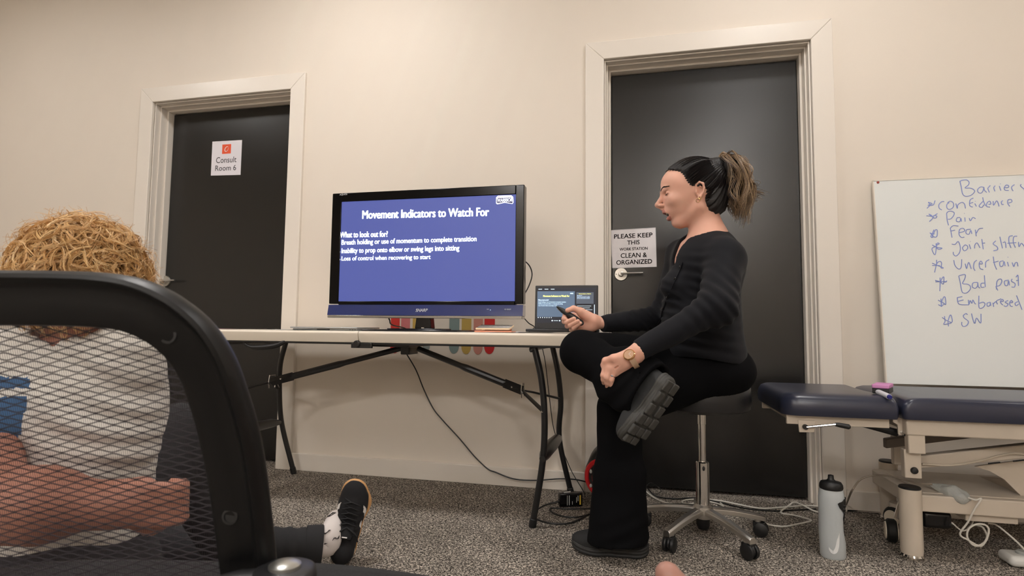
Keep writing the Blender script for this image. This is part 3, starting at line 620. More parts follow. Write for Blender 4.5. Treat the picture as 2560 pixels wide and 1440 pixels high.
STROKES = [[(2399.9,456.2),(2400.6,451.9)],[(2399.9,452.6),(2403.5,467.9),(2406.4,484.0),(2413.7,490.5),(2426.9,488.3),(2436.3,479.6),(2434.1,473.7),(2425.4,470.1),(2412.3,469.7),(2421.0,462.1),(2422.5,454.8),(2416.7,449.7),(2407.9,450.1),(2400.6,452.6)],[(2458.9,467.9),(2451.6,467.2),(2444.4,473.7),(2445.8,481.0),(2453.1,482.5),(2458.2,475.2),(2459.7,467.9),(2461.1,475.2),(2467.0,481.0)],[(2475.7,463.5),(2470.6,469.4),(2469.9,472.3),(2473.5,481.0)],[(2488.1,464.3),(2484.5,469.4),(2487.4,478.1)],[(2498.3,465.0),(2502.4,476.4)],[(2500.9,459.2),(2501.2,460.0)],[(2510.7,469.1),(2520.2,468.6),(2521.6,464.3),(2515.8,462.4),(2510.7,469.4),(2512.9,475.2),(2521.6,475.9)],[(2536.2,461.4),(2529.7,466.5),(2529.7,472.3),(2533.0,477.4)],[(2553.0,460.6),(2551.5,465.0),(2560.0,472.3),(2562.5,478.1)],[(2360.5,503.6),(2354.0,504.4),(2347.4,511.7),(2348.1,520.4),(2354.7,524.8)],[(2372.9,506.6),(2367.1,511.7),(2367.8,520.4),(2374.4,523.3),(2383.1,517.5),(2383.1,507.3),(2375.8,502.9),(2368.5,507.3)],[(2389.7,508.7),(2393.3,521.1),(2394.8,511.7),(2405.0,505.8),(2411.5,510.2),(2413.7,521.1)],[(2433.4,494.9),(2425.4,500.0),(2423.9,511.7),(2426.9,516.0),(2432.0,517.5)],[(2423.9,508.7),(2432.7,505.8)],[(2437.1,508.7),(2441.1,516.0)],[(2438.5,502.9),(2438.8,503.6)],[(2456.8,493.4),(2458.9,502.9),(2464.0,514.6)],[(2458.2,502.9),(2450.9,510.2),(2448.0,516.0),(2454.6,518.2),(2459.7,511.7)],[(2471.3,510.9),(2477.2,509.5),(2474.2,502.9),(2467.7,507.3),(2467.0,516.0),(2475.0,517.5)],[(2483.0,502.9),(2484.0,513.1),(2491.0,502.2),(2495.4,507.3),(2497.6,516.0)],[(2507.1,501.4),(2503.4,505.1),(2504.9,510.9),(2509.2,510.9)],[(2521.6,507.3),(2529.7,504.4),(2527.5,498.5),(2520.2,500.0),(2519.5,508.7),(2524.6,516.0)],[(2337.9,501.4),(2332.8,512.4),(2319.7,513.1),(2330.6,509.5),(2320.4,505.8),(2325.5,511.7),(2317.5,521.1)],[(2367.1,542.3),(2368.5,552.5),(2371.4,563.4)],[(2367.1,542.3),(2367.1,532.1),(2374.4,527.7),(2384.6,530.6),(2384.6,537.9),(2377.3,546.7),(2370.0,548.1)],[(2400.6,543.7),(2393.3,544.5),(2391.1,552.5),(2399.2,553.9),(2402.1,545.2),(2403.8,553.9)],[(2412.3,543.7),(2413.0,553.9)],[(2410.8,533.5),(2411.5,533.2)],[(2423.2,545.2),(2426.1,551.8),(2432.0,543.7),(2439.3,546.7)],[(2316.0,539.4),(2330.6,540.1),(2321.9,535.0),(2336.5,545.2),(2342.3,540.8),(2335.0,538.6),(2332.1,545.2),(2323.3,553.9)],[(2343.7,533.8),(2330.6,542.3)],[(2375.8,570.0),(2380.2,594.0)],[(2375.8,570.0),(2383.1,564.1),(2396.2,564.9)],[(2378.0,577.3),(2387.5,575.1)],[(2398.4,581.6),(2411.5,577.3),(2407.9,570.7),(2399.2,573.6),(2397.7,586.0),(2403.5,593.3),(2410.8,592.6)],[(2426.9,572.9),(2416.7,574.4),(2415.2,583.1),(2422.5,585.3),(2426.9,575.8),(2429.8,584.6)],[(2438.5,574.4),(2440.7,590.4)],[(2440.7,583.1),(2447.3,572.2),(2457.5,570.3)],[(2324.8,581.6),(2335.0,591.9),(2342.3,590.4),(2343.0,575.8),(2337.9,575.8),(2329.2,594.8)],[(2335.0,574.4),(2330.6,584.6),(2327.0,591.9),(2333.5,593.3)],[(2324.8,583.1),(2336.5,584.6)],[(2379.5,610.1),(2387.5,610.8),(2395.5,603.5),(2400.6,616.6),(2399.2,631.2),(2390.4,640.0),(2383.8,635.6),(2383.1,629.8)],[(2412.3,612.3),(2406.4,619.6),(2410.8,626.9),(2418.1,622.5),(2418.8,615.2),(2412.3,611.5)],[(2423.2,610.8),(2426.9,622.5)],[(2425.7,603.5),(2426.3,604.1)],[(2436.3,621.0),(2437.1,612.3),(2442.9,607.2),(2450.2,619.6)],[(2454.6,597.7),(2458.2,623.2)],[(2454.6,607.9),(2462.6,607.2)],[(2489.6,602.1),(2483.0,609.4),(2492.5,616.6),(2493.9,623.9),(2483.7,626.9)],[(2499.8,591.9),(2506.3,621.0)],[(2507.1,606.4),(2513.6,605.7),(2515.1,619.6)],[(2512.2,602.1),(2512.5,602.6)],[(2531.8,588.9),(2523.1,591.9),(2522.4,605.0),(2527.5,619.6)],[(2542.8,590.4),(2534.8,591.9),(2533.3,605.0),(2538.4,618.8)],[(2518.7,607.9),(2540.6,606.4)],[(2546.4,605.0),(2547.9,616.6),(2553.7,607.9),(2562.5,618.1)],[(2330.6,612.3),(2342.3,618.1),(2355.4,620.3),(2346.7,623.2),(2339.4,615.2),(2348.1,609.4),(2342.3,609.4),(2337.9,637.1),(2329.9,623.9),(2333.5,618.1),(2340.8,616.6)],[(2340.1,608.6),(2341.6,619.6)],[(2384.6,650.4),(2387.5,663.5),(2396.2,672.3),(2402.8,667.9),(2404.3,648.2)],[(2413.0,659.2),(2416.7,671.6),(2418.8,662.1),(2422.5,656.2),(2428.3,672.3)],[(2442.2,650.4),(2435.6,656.2),(2434.1,669.4),(2437.8,676.7)],[(2448.7,659.2),(2456.0,659.2),(2452.4,652.6),(2448.0,659.2),(2450.2,670.8),(2458.2,673.7)],[(2472.8,649.0),(2464.8,654.8),(2464.0,668.6)],[(2483.4,641.7),(2485.9,659.2),(2491.7,673.7)],[(2483.0,656.2),(2496.1,652.6)],[(2508.5,651.9),(2499.8,654.8),(2500.5,665.0),(2507.1,664.3),(2510.0,653.3),(2512.9,665.0)],[(2518.7,654.8),(2521.6,665.7)],[(2519.9,642.4),(2519.9,643.4)],[(2530.4,656.2),(2534.5,666.5),(2537.7,657.7),(2542.8,656.2),(2545.0,665.7)],[(2330.6,657.7),(2342.3,662.8),(2358.3,669.4),(2352.5,669.4),(2354.0,657.7),(2349.6,653.3),(2342.3,659.2),(2336.5,681.0)],[(2330.6,663.5),(2349.6,663.5)],[(2341.6,649.7),(2341.6,662.1)],[(2397.0,689.8),(2400.6,705.8),(2404.3,726.2),(2407.9,732.1),(2416.7,732.1),(2425.4,723.3),(2425.4,714.6),(2418.1,710.2),(2406.4,708.7),(2412.3,695.6),(2412.3,686.1),(2397.7,689.1)],[(2443.6,705.8),(2432.7,707.3),(2431.2,717.5),(2438.5,720.4),(2443.6,714.6),(2444.4,705.8),(2445.8,716.0),(2450.2,720.4)],[(2461.1,688.3),(2463.3,717.5)],[(2461.1,707.3),(2453.1,708.7),(2453.1,717.5),(2461.1,717.5)],[(2489.6,716.0),(2494.7,726.2)],[(2491.0,723.3),(2492.5,702.9),(2501.2,697.1),(2504.9,702.9),(2499.8,713.1),(2491.0,716.0)],[(2521.6,700.0),(2511.4,702.9),(2512.9,713.1),(2518.7,713.1),(2521.6,701.4),(2523.8,713.1)],[(2530.4,697.1),(2528.9,702.9),(2537.7,708.7),(2536.2,717.5),(2528.9,717.5)],[(2539.9,692.7),(2545.0,688.3),(2546.4,714.6)],[(2540.6,701.4),(2547.2,700.0)],[(2337.9,700.7),(2351.0,704.4),(2358.3,710.2),(2359.8,692.7),(2355.4,695.6),(2351.0,707.3),(2349.6,727.7)],[(2338.6,704.4),(2367.1,703.6)],[(2350.3,694.2),(2350.3,717.5)],[(2358.3,702.9),(2364.2,705.1),(2367.1,701.4)],[(2393.3,743.7),(2394.8,755.4),(2400.6,761.2),(2422.5,762.0)],[(2393.3,743.7),(2405.7,741.5)],[(2394.8,753.2),(2408.6,749.6)],[(2421.0,749.6),(2422.5,761.2),(2425.4,751.0),(2429.8,758.3),(2432.0,749.6),(2437.1,758.3),(2440.0,759.8)],[(2447.3,739.4),(2447.6,768.5),(2457.5,768.5),(2462.6,759.8),(2457.5,755.4),(2448.0,758.3)],[(2475.0,755.4),(2467.7,758.3),(2469.1,765.6),(2475.0,762.7),(2475.7,755.4),(2477.2,764.1)],[(2482.3,756.9),(2484.5,767.1)],[(2483.0,759.8),(2489.6,753.9),(2493.9,760.5),(2491.0,752.5),(2502.7,746.7)],[(2502.0,753.9),(2508.5,752.5),(2505.6,748.1),(2501.2,755.4),(2507.1,762.7)],[(2520.2,751.0),(2512.9,755.4),(2520.2,759.8),(2515.8,766.3),(2510.0,764.1)],[(2524.6,756.9),(2531.8,755.4),(2528.2,751.0),(2523.8,758.3),(2527.5,765.6),(2531.8,765.6)],[(2545.0,753.9),(2537.7,758.3),(2540.6,764.1),(2546.4,759.8)],[(2541.3,738.6),(2547.9,755.4),(2555.2,774.4)],[(2345.2,750.3),(2358.3,756.9),(2364.2,761.2),(2363.4,745.2),(2359.8,742.3),(2354.0,755.4),(2354.0,767.1)],[(2352.5,746.7),(2353.2,765.6)],[(2345.9,761.2),(2354.0,764.9),(2361.2,758.3)],[(2355.4,793.3),(2368.5,802.1),(2380.2,805.0),(2378.7,790.4),(2375.1,788.2),(2370.0,802.1)],[(2361.2,790.4),(2362.7,803.5),(2359.8,810.8),(2378.7,807.2)],[(2370.0,805.0),(2371.4,815.9)],[(2418.8,786.8),(2415.2,783.8),(2408.6,788.9),(2410.8,794.8),(2421.0,803.5),(2416.7,813.7),(2407.9,815.9),(2404.3,810.8),(2404.7,805.0)],[(2429.0,783.8),(2432.7,799.1),(2437.1,808.6),(2441.4,794.8),(2451.6,807.9),(2452.4,784.6)]]
M_ink = mat('blue marker ink', (132,148,208), .6)
wr = MB()
for s in STROKES:
    Q = [onb(*p) for p in s]; Q = spline(Q, 4) if len(Q) > 2 else Q
    wr.tube(Q, .0017, 5, flat=.3, upv=nw)
o = wr.build('handwriting', M_ink, t); o['kind'] = 'stuff'

# ================================================================= TREATMENT COUCH
M_cr = mat('cream powder coat', (206,194,178), .4, noise=(6,.05), bump=(300,.1,.0004))
M_vin = mat('navy vinyl', (40,44,62), .30, bump=(420,.15,.0004), spec=.6)
CF, CB, CT = -.600, -.125, .542
couch = thing('treatment_couch', 'navy vinyl treatment couch on a cream steel lifting frame, right of the door', 'treatment couch', (1.2,-.36,0))
def pad(name, outline, z0, z1, r, par, m_):
    """cushion: outline (x,y) list, rounded top rim and crowned top"""
    c = Vector((sum(p[0] for p in outline)/len(outline), sum(p[1] for p in outline)/len(outline), 0)); s = MB(); n = len(outline)
    lv = [(.004,z0),(0,z0+.008),(-.002,z0+(z1-z0)*.45),(.004,z0+(z1-z0)*.70),(.014,z0+(z1-z0)*.88),(.034,z1-.002),(.07,z1),(.12,z1+.001)]
    V = []
    for ins, z in lv:
        for x, y in outline:
            d = c-Vector((x,y,0)); L = d.length; dn = d/L; V.append((x+dn.x*ins*r, y+dn.y*ins*r*.8, z))
    s.add(V, [(i*n+k,i*n+(k+1)%n,(i+1)*n+(k+1)%n,(i+1)*n+k) for i in range(len(lv)-1) for k in range(n)]+[tuple(range(n))[::-1],tuple(range((len(lv)-1)*n,len(lv)*n))])
    return s.build(name, m_, par, smooth=60)
def rrect(x0, y0, x1, y1, rs, n=6):
    o = []
    for (cx, cy, a0, r) in ((x1-rs[2],y1-rs[2],0,rs[2]),(x0+rs[3],y1-rs[3],90,rs[3]),(x0+rs[0],y0+rs[0],180,rs[0]),(x1-rs[1],y0+rs[1],270,rs[1])):
        for k in range(n+1): a = math.radians(a0+90*k/n); o.append((cx+r*math.cos(a), cy+r*math.sin(a)))
    # subdivide long edges
    out = []
    for i, p in enumerate(o):
        q = o[(i+1) % len(o)]; out.append(p); L = math.hypot(q[0]-p[0],q[1]-p[1])
        for k in range(1, int(L/.06)): t = k/int(L/.06); out.append((p[0]+(q[0]-p[0])*t, p[1]+(q[1]-p[1])*t))
    return out
pad('head_cushion', rrect(.462,CF,.812,CB,(.05,.018,.018,.05)), .468, CT, 1, couch, M_vin)
pad('body_cushion', rrect(.822,CF,2.3,CB,(.018,.03,.03,.018)), .470, CT-.002, 1, couch, M_vin)
fr = MB()
for y in (CF+.03, CB-.045): fr.box((.478,y-.002,.436),(.79,y+.002+.010,.468))
fr.box((.480,CF+.045,.452),(.50,CB-.05,.467)); fr.box((.60,CF+.045,.455),(.66,CB-.05,.467))
fr = fr.build('head_frame', M_cr, couch, bevel=.002)
for px in (2017,2054,2091):
    c = at(px,1031,CF+.0275); MB().lathe([(.0002,0),(.0032,0),(.0032,.0006),(.0002,.0006)], c, (0,-1,0), 10).build('adjuster_hole', M_black, fr)
tb = MB().prism([(.515,CF+.022,.410),(.562,CF+.022,.412),(.566,CF+.022,.452),(.512,CF+.022,.452)], (0,.006,0)); tb.build('pivot_tab', M_cr, couch, bevel=.002)
kn = MB(); kn.lathe([(.001,0),(.0085,0),(.0085,-.012),(.001,-.012)], (.533,CF+.022,.430), (0,1,0), 16); kn.build('pivot_cap', M_black, couch)
A, B = Vector((.535,CF+.012,.430)), at(2090,1061,CF+.005); C2 = at(2126,1068,CF+.003)
MB().tube([A,B], .0042, 10).build('release_rod', M_chrome, couch); MB().tube([B.lerp(A,.02),B.lerp(C2,.2),B.lerp(C2,.9),C2], [.006,.0075,.0085,.005], 12).build('release_grip', M_black, couch)
MB().tube([at(2092,1048,-.50),at(2160,1060,-.50),at(2243,1082,-.50)], [.009,.012,.013], 10).build('gas_strut', M_black, couch)
h = MB(); h.prism([at(px,py,CF+.05) for px,py in ((2231,1040),(2256,1042),(2262,1088),(2246,1086),(2244,1062),(2232,1055))][::-1], (0,.008,0)); h.build('hinge_plate', M_cr, couch, bevel=.001)
MB().lathe([(.001,0),(.006,0),(.006,.003),(.001,.004)], at(2254,1081,CF+.05), (0,-1,0), 8).build('hinge_bolt', M_steel, couch)
h = MB(); h.prism([at(px,py,CF+.045) for px,py in ((2262,1050),(2272,1050),(2275,1100),(2262,1090))][::-1], (0,.02,0)); h.build('hinge_block', M_black, couch)
# upper frame
u = MB()
xf = at(2266,1060,CF+.02).x
for y0 in (CF+.02, CB-.055): u.box((xf,y0,.418),(2.25,y0+.035,.470))
u.box((xf+.003,CF+.025,.43),(xf+.035,CB-.025,.467)); u.box((1.75,CF+.025,.43),(1.79,CB-.025,.467))
u.build('upper_frame', M_cr, couch, bevel=.004)
def post(px0, px1, py0, py1, Y, nm, dp=.03):
    a, b = at(px0,py1,Y), at(px1,py0,Y); return MB().box((a.x,Y,a.z),(b.x,Y+dp,b.z+.0)).build(nm, M_cr, couch, bevel=.003)
post(2272,2313,1078,1134,CF+.025,'sleeve_post'); post(2263,2303,1125,1195,CF+.045,'inner_post')
post(2236,2262,1092,1162,-.22,'rear_post'); 
MB().lathe([(.001,.012),(.009,.010),(.0115,.003),(.010,-.002),(.001,-.003)], at(2285,1176,CF+.045), (0,-1,0), 16).build('height_knob', M_black, couch)
# lifting arms
a1, b1 = at(2300,1155,-.46), at(2560,1128,-.46); d = (b1-a1).normalized(); L = MB()
L.prism([a1+Vector((0,0,-.022)),a1+d*1.25+Vector((0,0,-.030)),a1+d*1.25+Vector((0,0,.022)),a1+Vector((0,0,.020))], (0,.035,0)); L.build('lifting_arm', M_cr, couch, bevel=.004)
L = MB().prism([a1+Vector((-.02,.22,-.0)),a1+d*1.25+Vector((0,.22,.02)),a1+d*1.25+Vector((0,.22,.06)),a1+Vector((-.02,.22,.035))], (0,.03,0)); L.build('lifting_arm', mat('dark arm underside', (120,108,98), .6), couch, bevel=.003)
L = MB(); pl = [at(px,py,-.40) for px,py in ((2438,1166),(2475,1178),(2510,1198),(2545,1232),(2575,1262),(2640,1330),(2720,1330),(2720,1150),(2560,1150))]
L.prism(pl[::-1], (0,.008,0)); L.build('scissor_plate', M_cr, couch)
for px0,px1,py in ((2471,2500,1159),(2533,2560,1153)):
    A, B = at(px0,py,-.463), at(px1,py-3,-.463); MB().tube([A,B], .0026, 6, flat=1).build('arm_slot', M_black, couch)
MB().tube(spline([at(2305,1160,-.47),at(2380,1163,-.47),at(2450,1152,-.47),at(2500,1139,-.47),at(2545,1134,-.47),at(2640,1150,-.47)],6), .0035, 8).build('control_cable', mat('beige cable', (196,184,166), .5), couch)
MB().tube([at(2536,1093,-.47),at(2600,1096,-.47)], .006, 8).build('stop_lever', M_black, couch)
# base
bz_ = MB(); BY0, BY1 = -.475, -.10
a = at(2300,1246,BY0); b = at(2320,1285,BY0)
ZT, ZL = .205, .150
bz_.box((.90,BY0,ZL),(2.2,BY0+.035,ZT)); bz_.box((.90,BY1-.035,ZL),(2.2,BY1,ZT))
bz_.box((.895,BY0+.004,ZL+.002),(.935,BY1-.004,ZT-.002))
bz_.box((2.0,BY0+.004,ZL+.002),(2.05,BY1-.004,ZT-.002)); bz_.build('base_frame', M_cr, couch, bevel=.004)
MB().box((.93,BY0+.03,ZT-.006),(1.25,BY1-.03,ZT+.002)).build('tray', M_cr, couch, bevel=.002)
MB().box((1.05,BY0+.02,.125),(1.20,BY0+.2,.15)).build('under_tray', M_cr, couch, bevel=.003)
def foot(x, y):
    f = MB().lathe([(.001,.018),(.031,.018),(.033,.03),(.033,.228),(.031,.230),(.001,.230)], (x,y,0), (0,0,1), 28).build('foot', M_cr, couch)
    MB().lathe([(.001,.229),(.032,.229),(.0325,.233),(.030,.236),(.001,.236)], (x,y,0), (0,0,1), 28).build('foot_cap', M_black, f)
    MB().lathe([(.001,0),(.034,0),(.034,.006),(.028,.009),(.034,.012),(.030,.018),(.001,.018)], (x,y,0), (0,0,1), 28).build('levelling_ring', M_chrome, f)
foot(.872,-.493); foot(.965,-.075); foot(2.1,-.493); foot(2.1,-.075)
def wheel(x, y, z, r, ax, wd):
    ax = Vector(ax).normalized()
    w_ = MB().lathe([(.001,-wd),(r*.86,-wd),(r,-wd*.6),(r,wd*.6),(r*.86,wd),(.001,wd)], (x,y,z), ax, 28).build('wheel', mat('black tyre', (20,20,18), .6), couch)
    hb = MB()
    for s in (-1,1): hb.lathe([(.001,s*wd*1.0),(r*.74,s*wd*1.0),(r*.70,s*wd*1.25),(r*.2,s*wd*1.1),(.001,s*wd*1.1)], (x,y,z), ax, 24)
    hb.build('wheel_hub', mat('cream hub', (226,214,194), .4), w_)
wheel(.925,-.225,.052,.040,(-.85,-.5,0),.016); wheel(.862,-.36,.046,.040,(-1,.25,0),.016); wheel(.935,-.20,.052,.036,(-.85,-.5,0),.018)
MB().tube([(.95,-.215,.10),(.95,-.215,.15)], .012, 10).build('caster_stem', M_chrome, couch); MB().tube([(.885,-.35,.085),(.91,-.34,.15)], .012, 10).build('caster_stem', M_chrome, couch)
br_ = MB(); br_.lathe([(.001,.105),(.03,.105),(.03,.075),(.02,.06),(.001,.06)], (.945,-.21,0), (0,0,1), 16); br_.build('caster_fork', M_cr, couch)
mt = MB(); mt.box((.93,-.44,.085),(1.02,-.38,.145)); mt.build('actuator_motor', M_blacksh, couch, bevel=.015, seg=3)
MB().tube(spline([(1.02,-.42,.11),(1.05,-.43,.085),(1.08,-.42,.10),(1.10,-.40,.12)],5), .0025, 6).build('actuator_lead', M_cabw, couch)

# eraser, marker, bag, cord, power strip
c = at(2207,982,-.30)
t = thing('board_eraser', 'pink-topped whiteboard eraser lying at the seam of the couch cushions', 'eraser', (.815,-.40,CT))
ea, eb = Vector((.88,-.46,.0)).normalized(), Vector((.46,.88,0)).normalized(); cc = at(2207,977,-.50); cc.z = CT+.018
tl = Vector((0,.10,1)).normalized()
MB().obox(cc+Vector((0,0,-.006)), ea*.024, eb*.050, tl*.0085).build('felt_base', M_black, t, bevel=.002)
MB().obox(cc+Vector((0,0,.009)), ea*.025, eb*.051, tl*.0065).build('foam_top', mat('pink foam', (206,140,190), .7), t, bevel=.003)
t = thing('marker_pen', 'white marker pen with a blue cap end pointing at the camera, leaning on the eraser', 'marker', (.83,-.50,CT))
mk = at(2223,992,-.60); mk0 = mk+Vector((-.012,.085,.012)); MB().tube([mk0,mk], .0088, 16).build('barrel', mat('white marker barrel', (222,222,228), .35), t)
MB().tube([mk+(mk-mk0).normalized()*.0005,mk+(mk-mk0).normalized()*.007], [.0078,.006], 16).build('cap', mat('blue marker cap', (40,44,130), .35), t)
t = thing('plastic_bag', 'clear crinkled plastic bag with a white plug, lying on the couch base', 'plastic bag', (1.05,-.46,ZT))
bpth = [at(2330,1212,-.40),at(2350,1220,-.42),at(2380,1232,-.45),at(2405,1243,-.47),at(2428,1248,-.47)]
V, Q = sdf_mesh(lambda P: np.minimum(np.minimum(econe(P,bpth[0],bpth[2],.008,.026,(0,.3,1),1.1),econe(P,bpth[2],bpth[3],.026,.022,(0,.3,1),1.1)),cone(P,bpth[3],bpth[4],.022,.006))+.004*np.abs(nz3(P,110,3)), np.min(bpth,0)-.045, np.max(bpth,0)+.045, .003)
M_bag = mat('clear crinkled plastic', (228,232,228), .10, trans=.5, bump=(70,.9,.004)); np_mesh('bag_film', [(V,Q,0)], M_bag, t)
MB().box(bpth[2]+Vector((-.0,-.008,-.012)), bpth[3]+Vector((.012,.012,.006))).build('white_plug', mat('white plug', (226,226,222), .35), t, bevel=.006)
cable('grey_lead', [g(2103,1272,.012),g(2115,1262,.03),at(2128,1230,-.30),at(2148,1202,-.28),at(2170,1191,-.28),at(2205,1188,-.28),at(2245,1195,-.32),at(2290,1207,-.38),at(2331,1211,-.41)], .0033, mat('grey-beige cable', (150,138,124), .5), 'grey-beige lead arching from behind the bottle up to the couch base')
cable('white_lead', [at(2420,1244,-.49),at(2440,1250,-.50),at(2453,1247,-.505),at(2435,1275,-.505),at(2420,1305,-.50),at(2400,1335,-.49),at(2420,1350,-.49),at(2450,1365,-.49),at(2465,1350,-.49),at(2472,1325,-.49),at(2462,1312,-.49),at(2440,1311,-.49),at(2422,1322,-.49),at(2418,1342,-.49),at(2432,1362,-.49),at(2452,1362,-.49),at(2468,1345,-.48),at(2458,1320,-.46),at(2440,1312,-.44)], .0030, M_cabw, 'white lead looping under the couch base', n=6)
cable('strip_lead', [at(2470,1308,-.40),at(2490,1312,-.41),at(2520,1335,-.43),at(2550,1362,-.45),at(2566,1382,-.455)], .0030, M_cabw, 'white lead dropping from the couch base to the power strip')
t = thing('power_strip', 'white power strip end with rounded corners on the carpet at the right edge', 'power strip', (1.24,-.45,0))
MB().box((1.150,-.50,0.002),(1.45,-.42,.036)).build('housing', mat('white strip plastic', (224,224,220), .25), t, bevel=.014, seg=4)
MB().lathe([(.001,.0),(.019,.0),(.019,.006),(.014,.010),(.001,.010)], (1.205,-.46,.036), (0,0,1), 20).build('plug_cover', M_bag, t)

# ================================================================= WATER BOTTLE
bc = atz(2075,1383,0); BX, BYy = bc.x, -.545
t = thing('water_bottle', 'translucent grey squeeze bottle with a black spout lid and a white swoosh, by the couch', 'bottle', (BX,BYy,0))
M_bot = mat('frosted bottle plastic', (206,212,214), .35, trans=.25)
V = []; n = 32; lv = [(.001,.002),(.036,.0),(.0395,.006),(.0405,.05),(.0415,.09),(.0405,.13),(.041,.165),(.0405,.195),(.036,.222),(.0325,.228),(.001,.228)]
for r, z in lv:
    for k in range(n):
        a = 2*PI*k/n; ca, sa = math.cos(a), math.sin(a); rr = r
        if ca > 0: rr = r*(1-.26*ca**2*math.exp(-((z-.110)/.045)**2))      # waisted grip on the right side
        V.append((BX+rr*ca, BYy+rr*sa*.82, z))
bt = MB().add(V, [(i*n+k,i*n+(k+1)%n,(i+1)*n+(k+1)%n,(i+1)*n+k) for i in range(len(lv)-1) for k in range(n)]+[tuple(range(n))[::-1]]+[tuple(range((len(lv)-1)*n,len(lv)*n))]).build('bottle_body', M_bot, t, smooth=60)
lid = MB(); lid.lathe([(.001,.226),(.0345,.222),(.0365,.228),(.0355,.238),(.031,.246),(.016,.2495),(.0115,.253),(.0095,.256),(.0085,.268),(.001,.270)], (BX,BYy,0), (0,0,1), 32, sy=.9); lid.build('spout_lid', M_black, t, smooth=50)
gp = MB(); V = []; zs = [.070+.0142*i for i in range(10)]
for i, z in enumerate(zs):
    w0 = (.15+.55*max(0,(z-.09)/.08)**1.0) if z > .09 else .18
    w0 = [.12,.14,.16,.2,.28,.44,.68,.98,1.10,.56][i]
    for k in range(9):
        a = -w0+ (w0+.9)*k/8-.0; a = -w0*1.25+(w0*1.25+.9)*k/8; ca, sa = math.cos(a), math.sin(a); r = .0405*(1-.26*max(0,ca)**2*math.exp(-((z-.110)/.045)**2))+.0030
        V.append((BX+r*ca, BYy+r*sa*.82, z))
gp.add(V, [(i*9+k,i*9+k+1,(i+1)*9+k+1,(i+1)*9+k) for i in range(9) for k in range(8)])
gp.build('grip_patch', mat('black ribbed rubber', (20,20,22), .5), bt, smooth=60)
rb = MB()
for i in range(6):
    z = .105+.013*i; pts = []
    for k in range(5):
        a = -.45-.11*i+.28*k; zz = z+.010*(1-k/2.5); r = .0405*(1-.26*max(0,math.cos(a))**2*math.exp(-((zz-.110)/.045)**2))+.0040; pts.append((BX+r*math.cos(a), BYy+r*math.sin(a)*.82, zz))
    rb.tube(pts, .0011, 5)
rb = rb.build('grip_ribs', mat('grey rib', (70,70,72), .5), bt); rb['kind'] = 'stuff'
# swoosh
cen = [(.004,.088),(-.001,.066),(-.004,.047),(-.009,.032),(-.017,.026),(-.025,.033),(-.028,.040)]
wd = [.0006,.0042,.0052,.0058,.0052,.0028,.0005]; top_, bot_ = [], []
S1 = spline([(x,0,z) for x,z in cen],5); W1 = np.interp(np.linspace(0,6,len(S1)), range(7), wd)
for i, p in enumerate(S1):
    q = (S1[min(i+1,len(S1)-1)]-S1[max(i-1,0)]).normalized(); nn_ = Vector((-q.z,0,q.x)); top_.append(p+nn_*W1[i]); bot_.append(p-nn_*W1[i])
def onbot(p):
    x = p.x+.008; ca = x/.0408; sa = -math.sqrt(max(0,1-ca*ca)); r = .0408*(1-.26*max(0,ca)**2*math.exp(-((p.z-.110)/.045)**2))+.0007; return (BX+r*ca, BYy+r*sa*.82, p.z)
sw = MB(); N = len(top_); sw.add([onbot(p) for p in top_]+[onbot(p) for p in bot_], [(i,i+1,N+i+1,N+i) for i in range(N-1)]); sw.build('swoosh', mat('white print', (232,234,234), .5), bt)

# ================================================================= STOOL
t = thing('wheeled_stool', 'round black padded stool on a chrome five-spoke base with castors', 'stool', (.212,-.465,0))
sx, sy = .212, -.465
MB().lathe([(.001,.462),(.155,.462),(.168,.470),(.172,.50),(.170,.545),(.160,.560),(.12,.566),(.001,.566)], (sx,sy,0), (0,0,1), 48).build('seat', mat('black vinyl seat', (26,26,28), .38, bump=(400,.15,.0004)), t, smooth=50)
MB().lathe([(.001,.445),(.05,.445),(.06,.462),(.001,.462)], (sx,sy,0), (0,0,1), 24).build('seat_plate', M_black, t)
col = MB().lathe([(.001,.27),(.0135,.27),(.0135,.405),(.0150,.406),(.0150,.446),(.001,.446)], (sx,sy,0), (0,0,1), 24).build('piston', M_chrome, t)
MB().lathe([(.001,.10),(.0245,.10),(.0245,.268),(.021,.272),(.001,.272)], (sx,sy,0), (0,0,1), 28).build('column', M_chrome, t)
MB().lathe([(.001,.03),(.018,.03),(.024,.045),(.024,.075),(.001,.075)], (sx,sy,0), (0,0,1), 20).build('hub_cap', M_blacksh, t)
MB().ball((sx+.002,sy-.0245,.25), (.005,.003,.009), 8).build('height_button', M_black, t)
bs = MB(); bs.lathe([(.001,.070),(.030,.070),(.036,.085),(.034,.112),(.026,.120),(.001,.120)], (sx,sy,0), (0,0,1), 28)
angs = [math.radians(-90+a+0) for a in (-36,36,108,180,-108)]
RS = .208
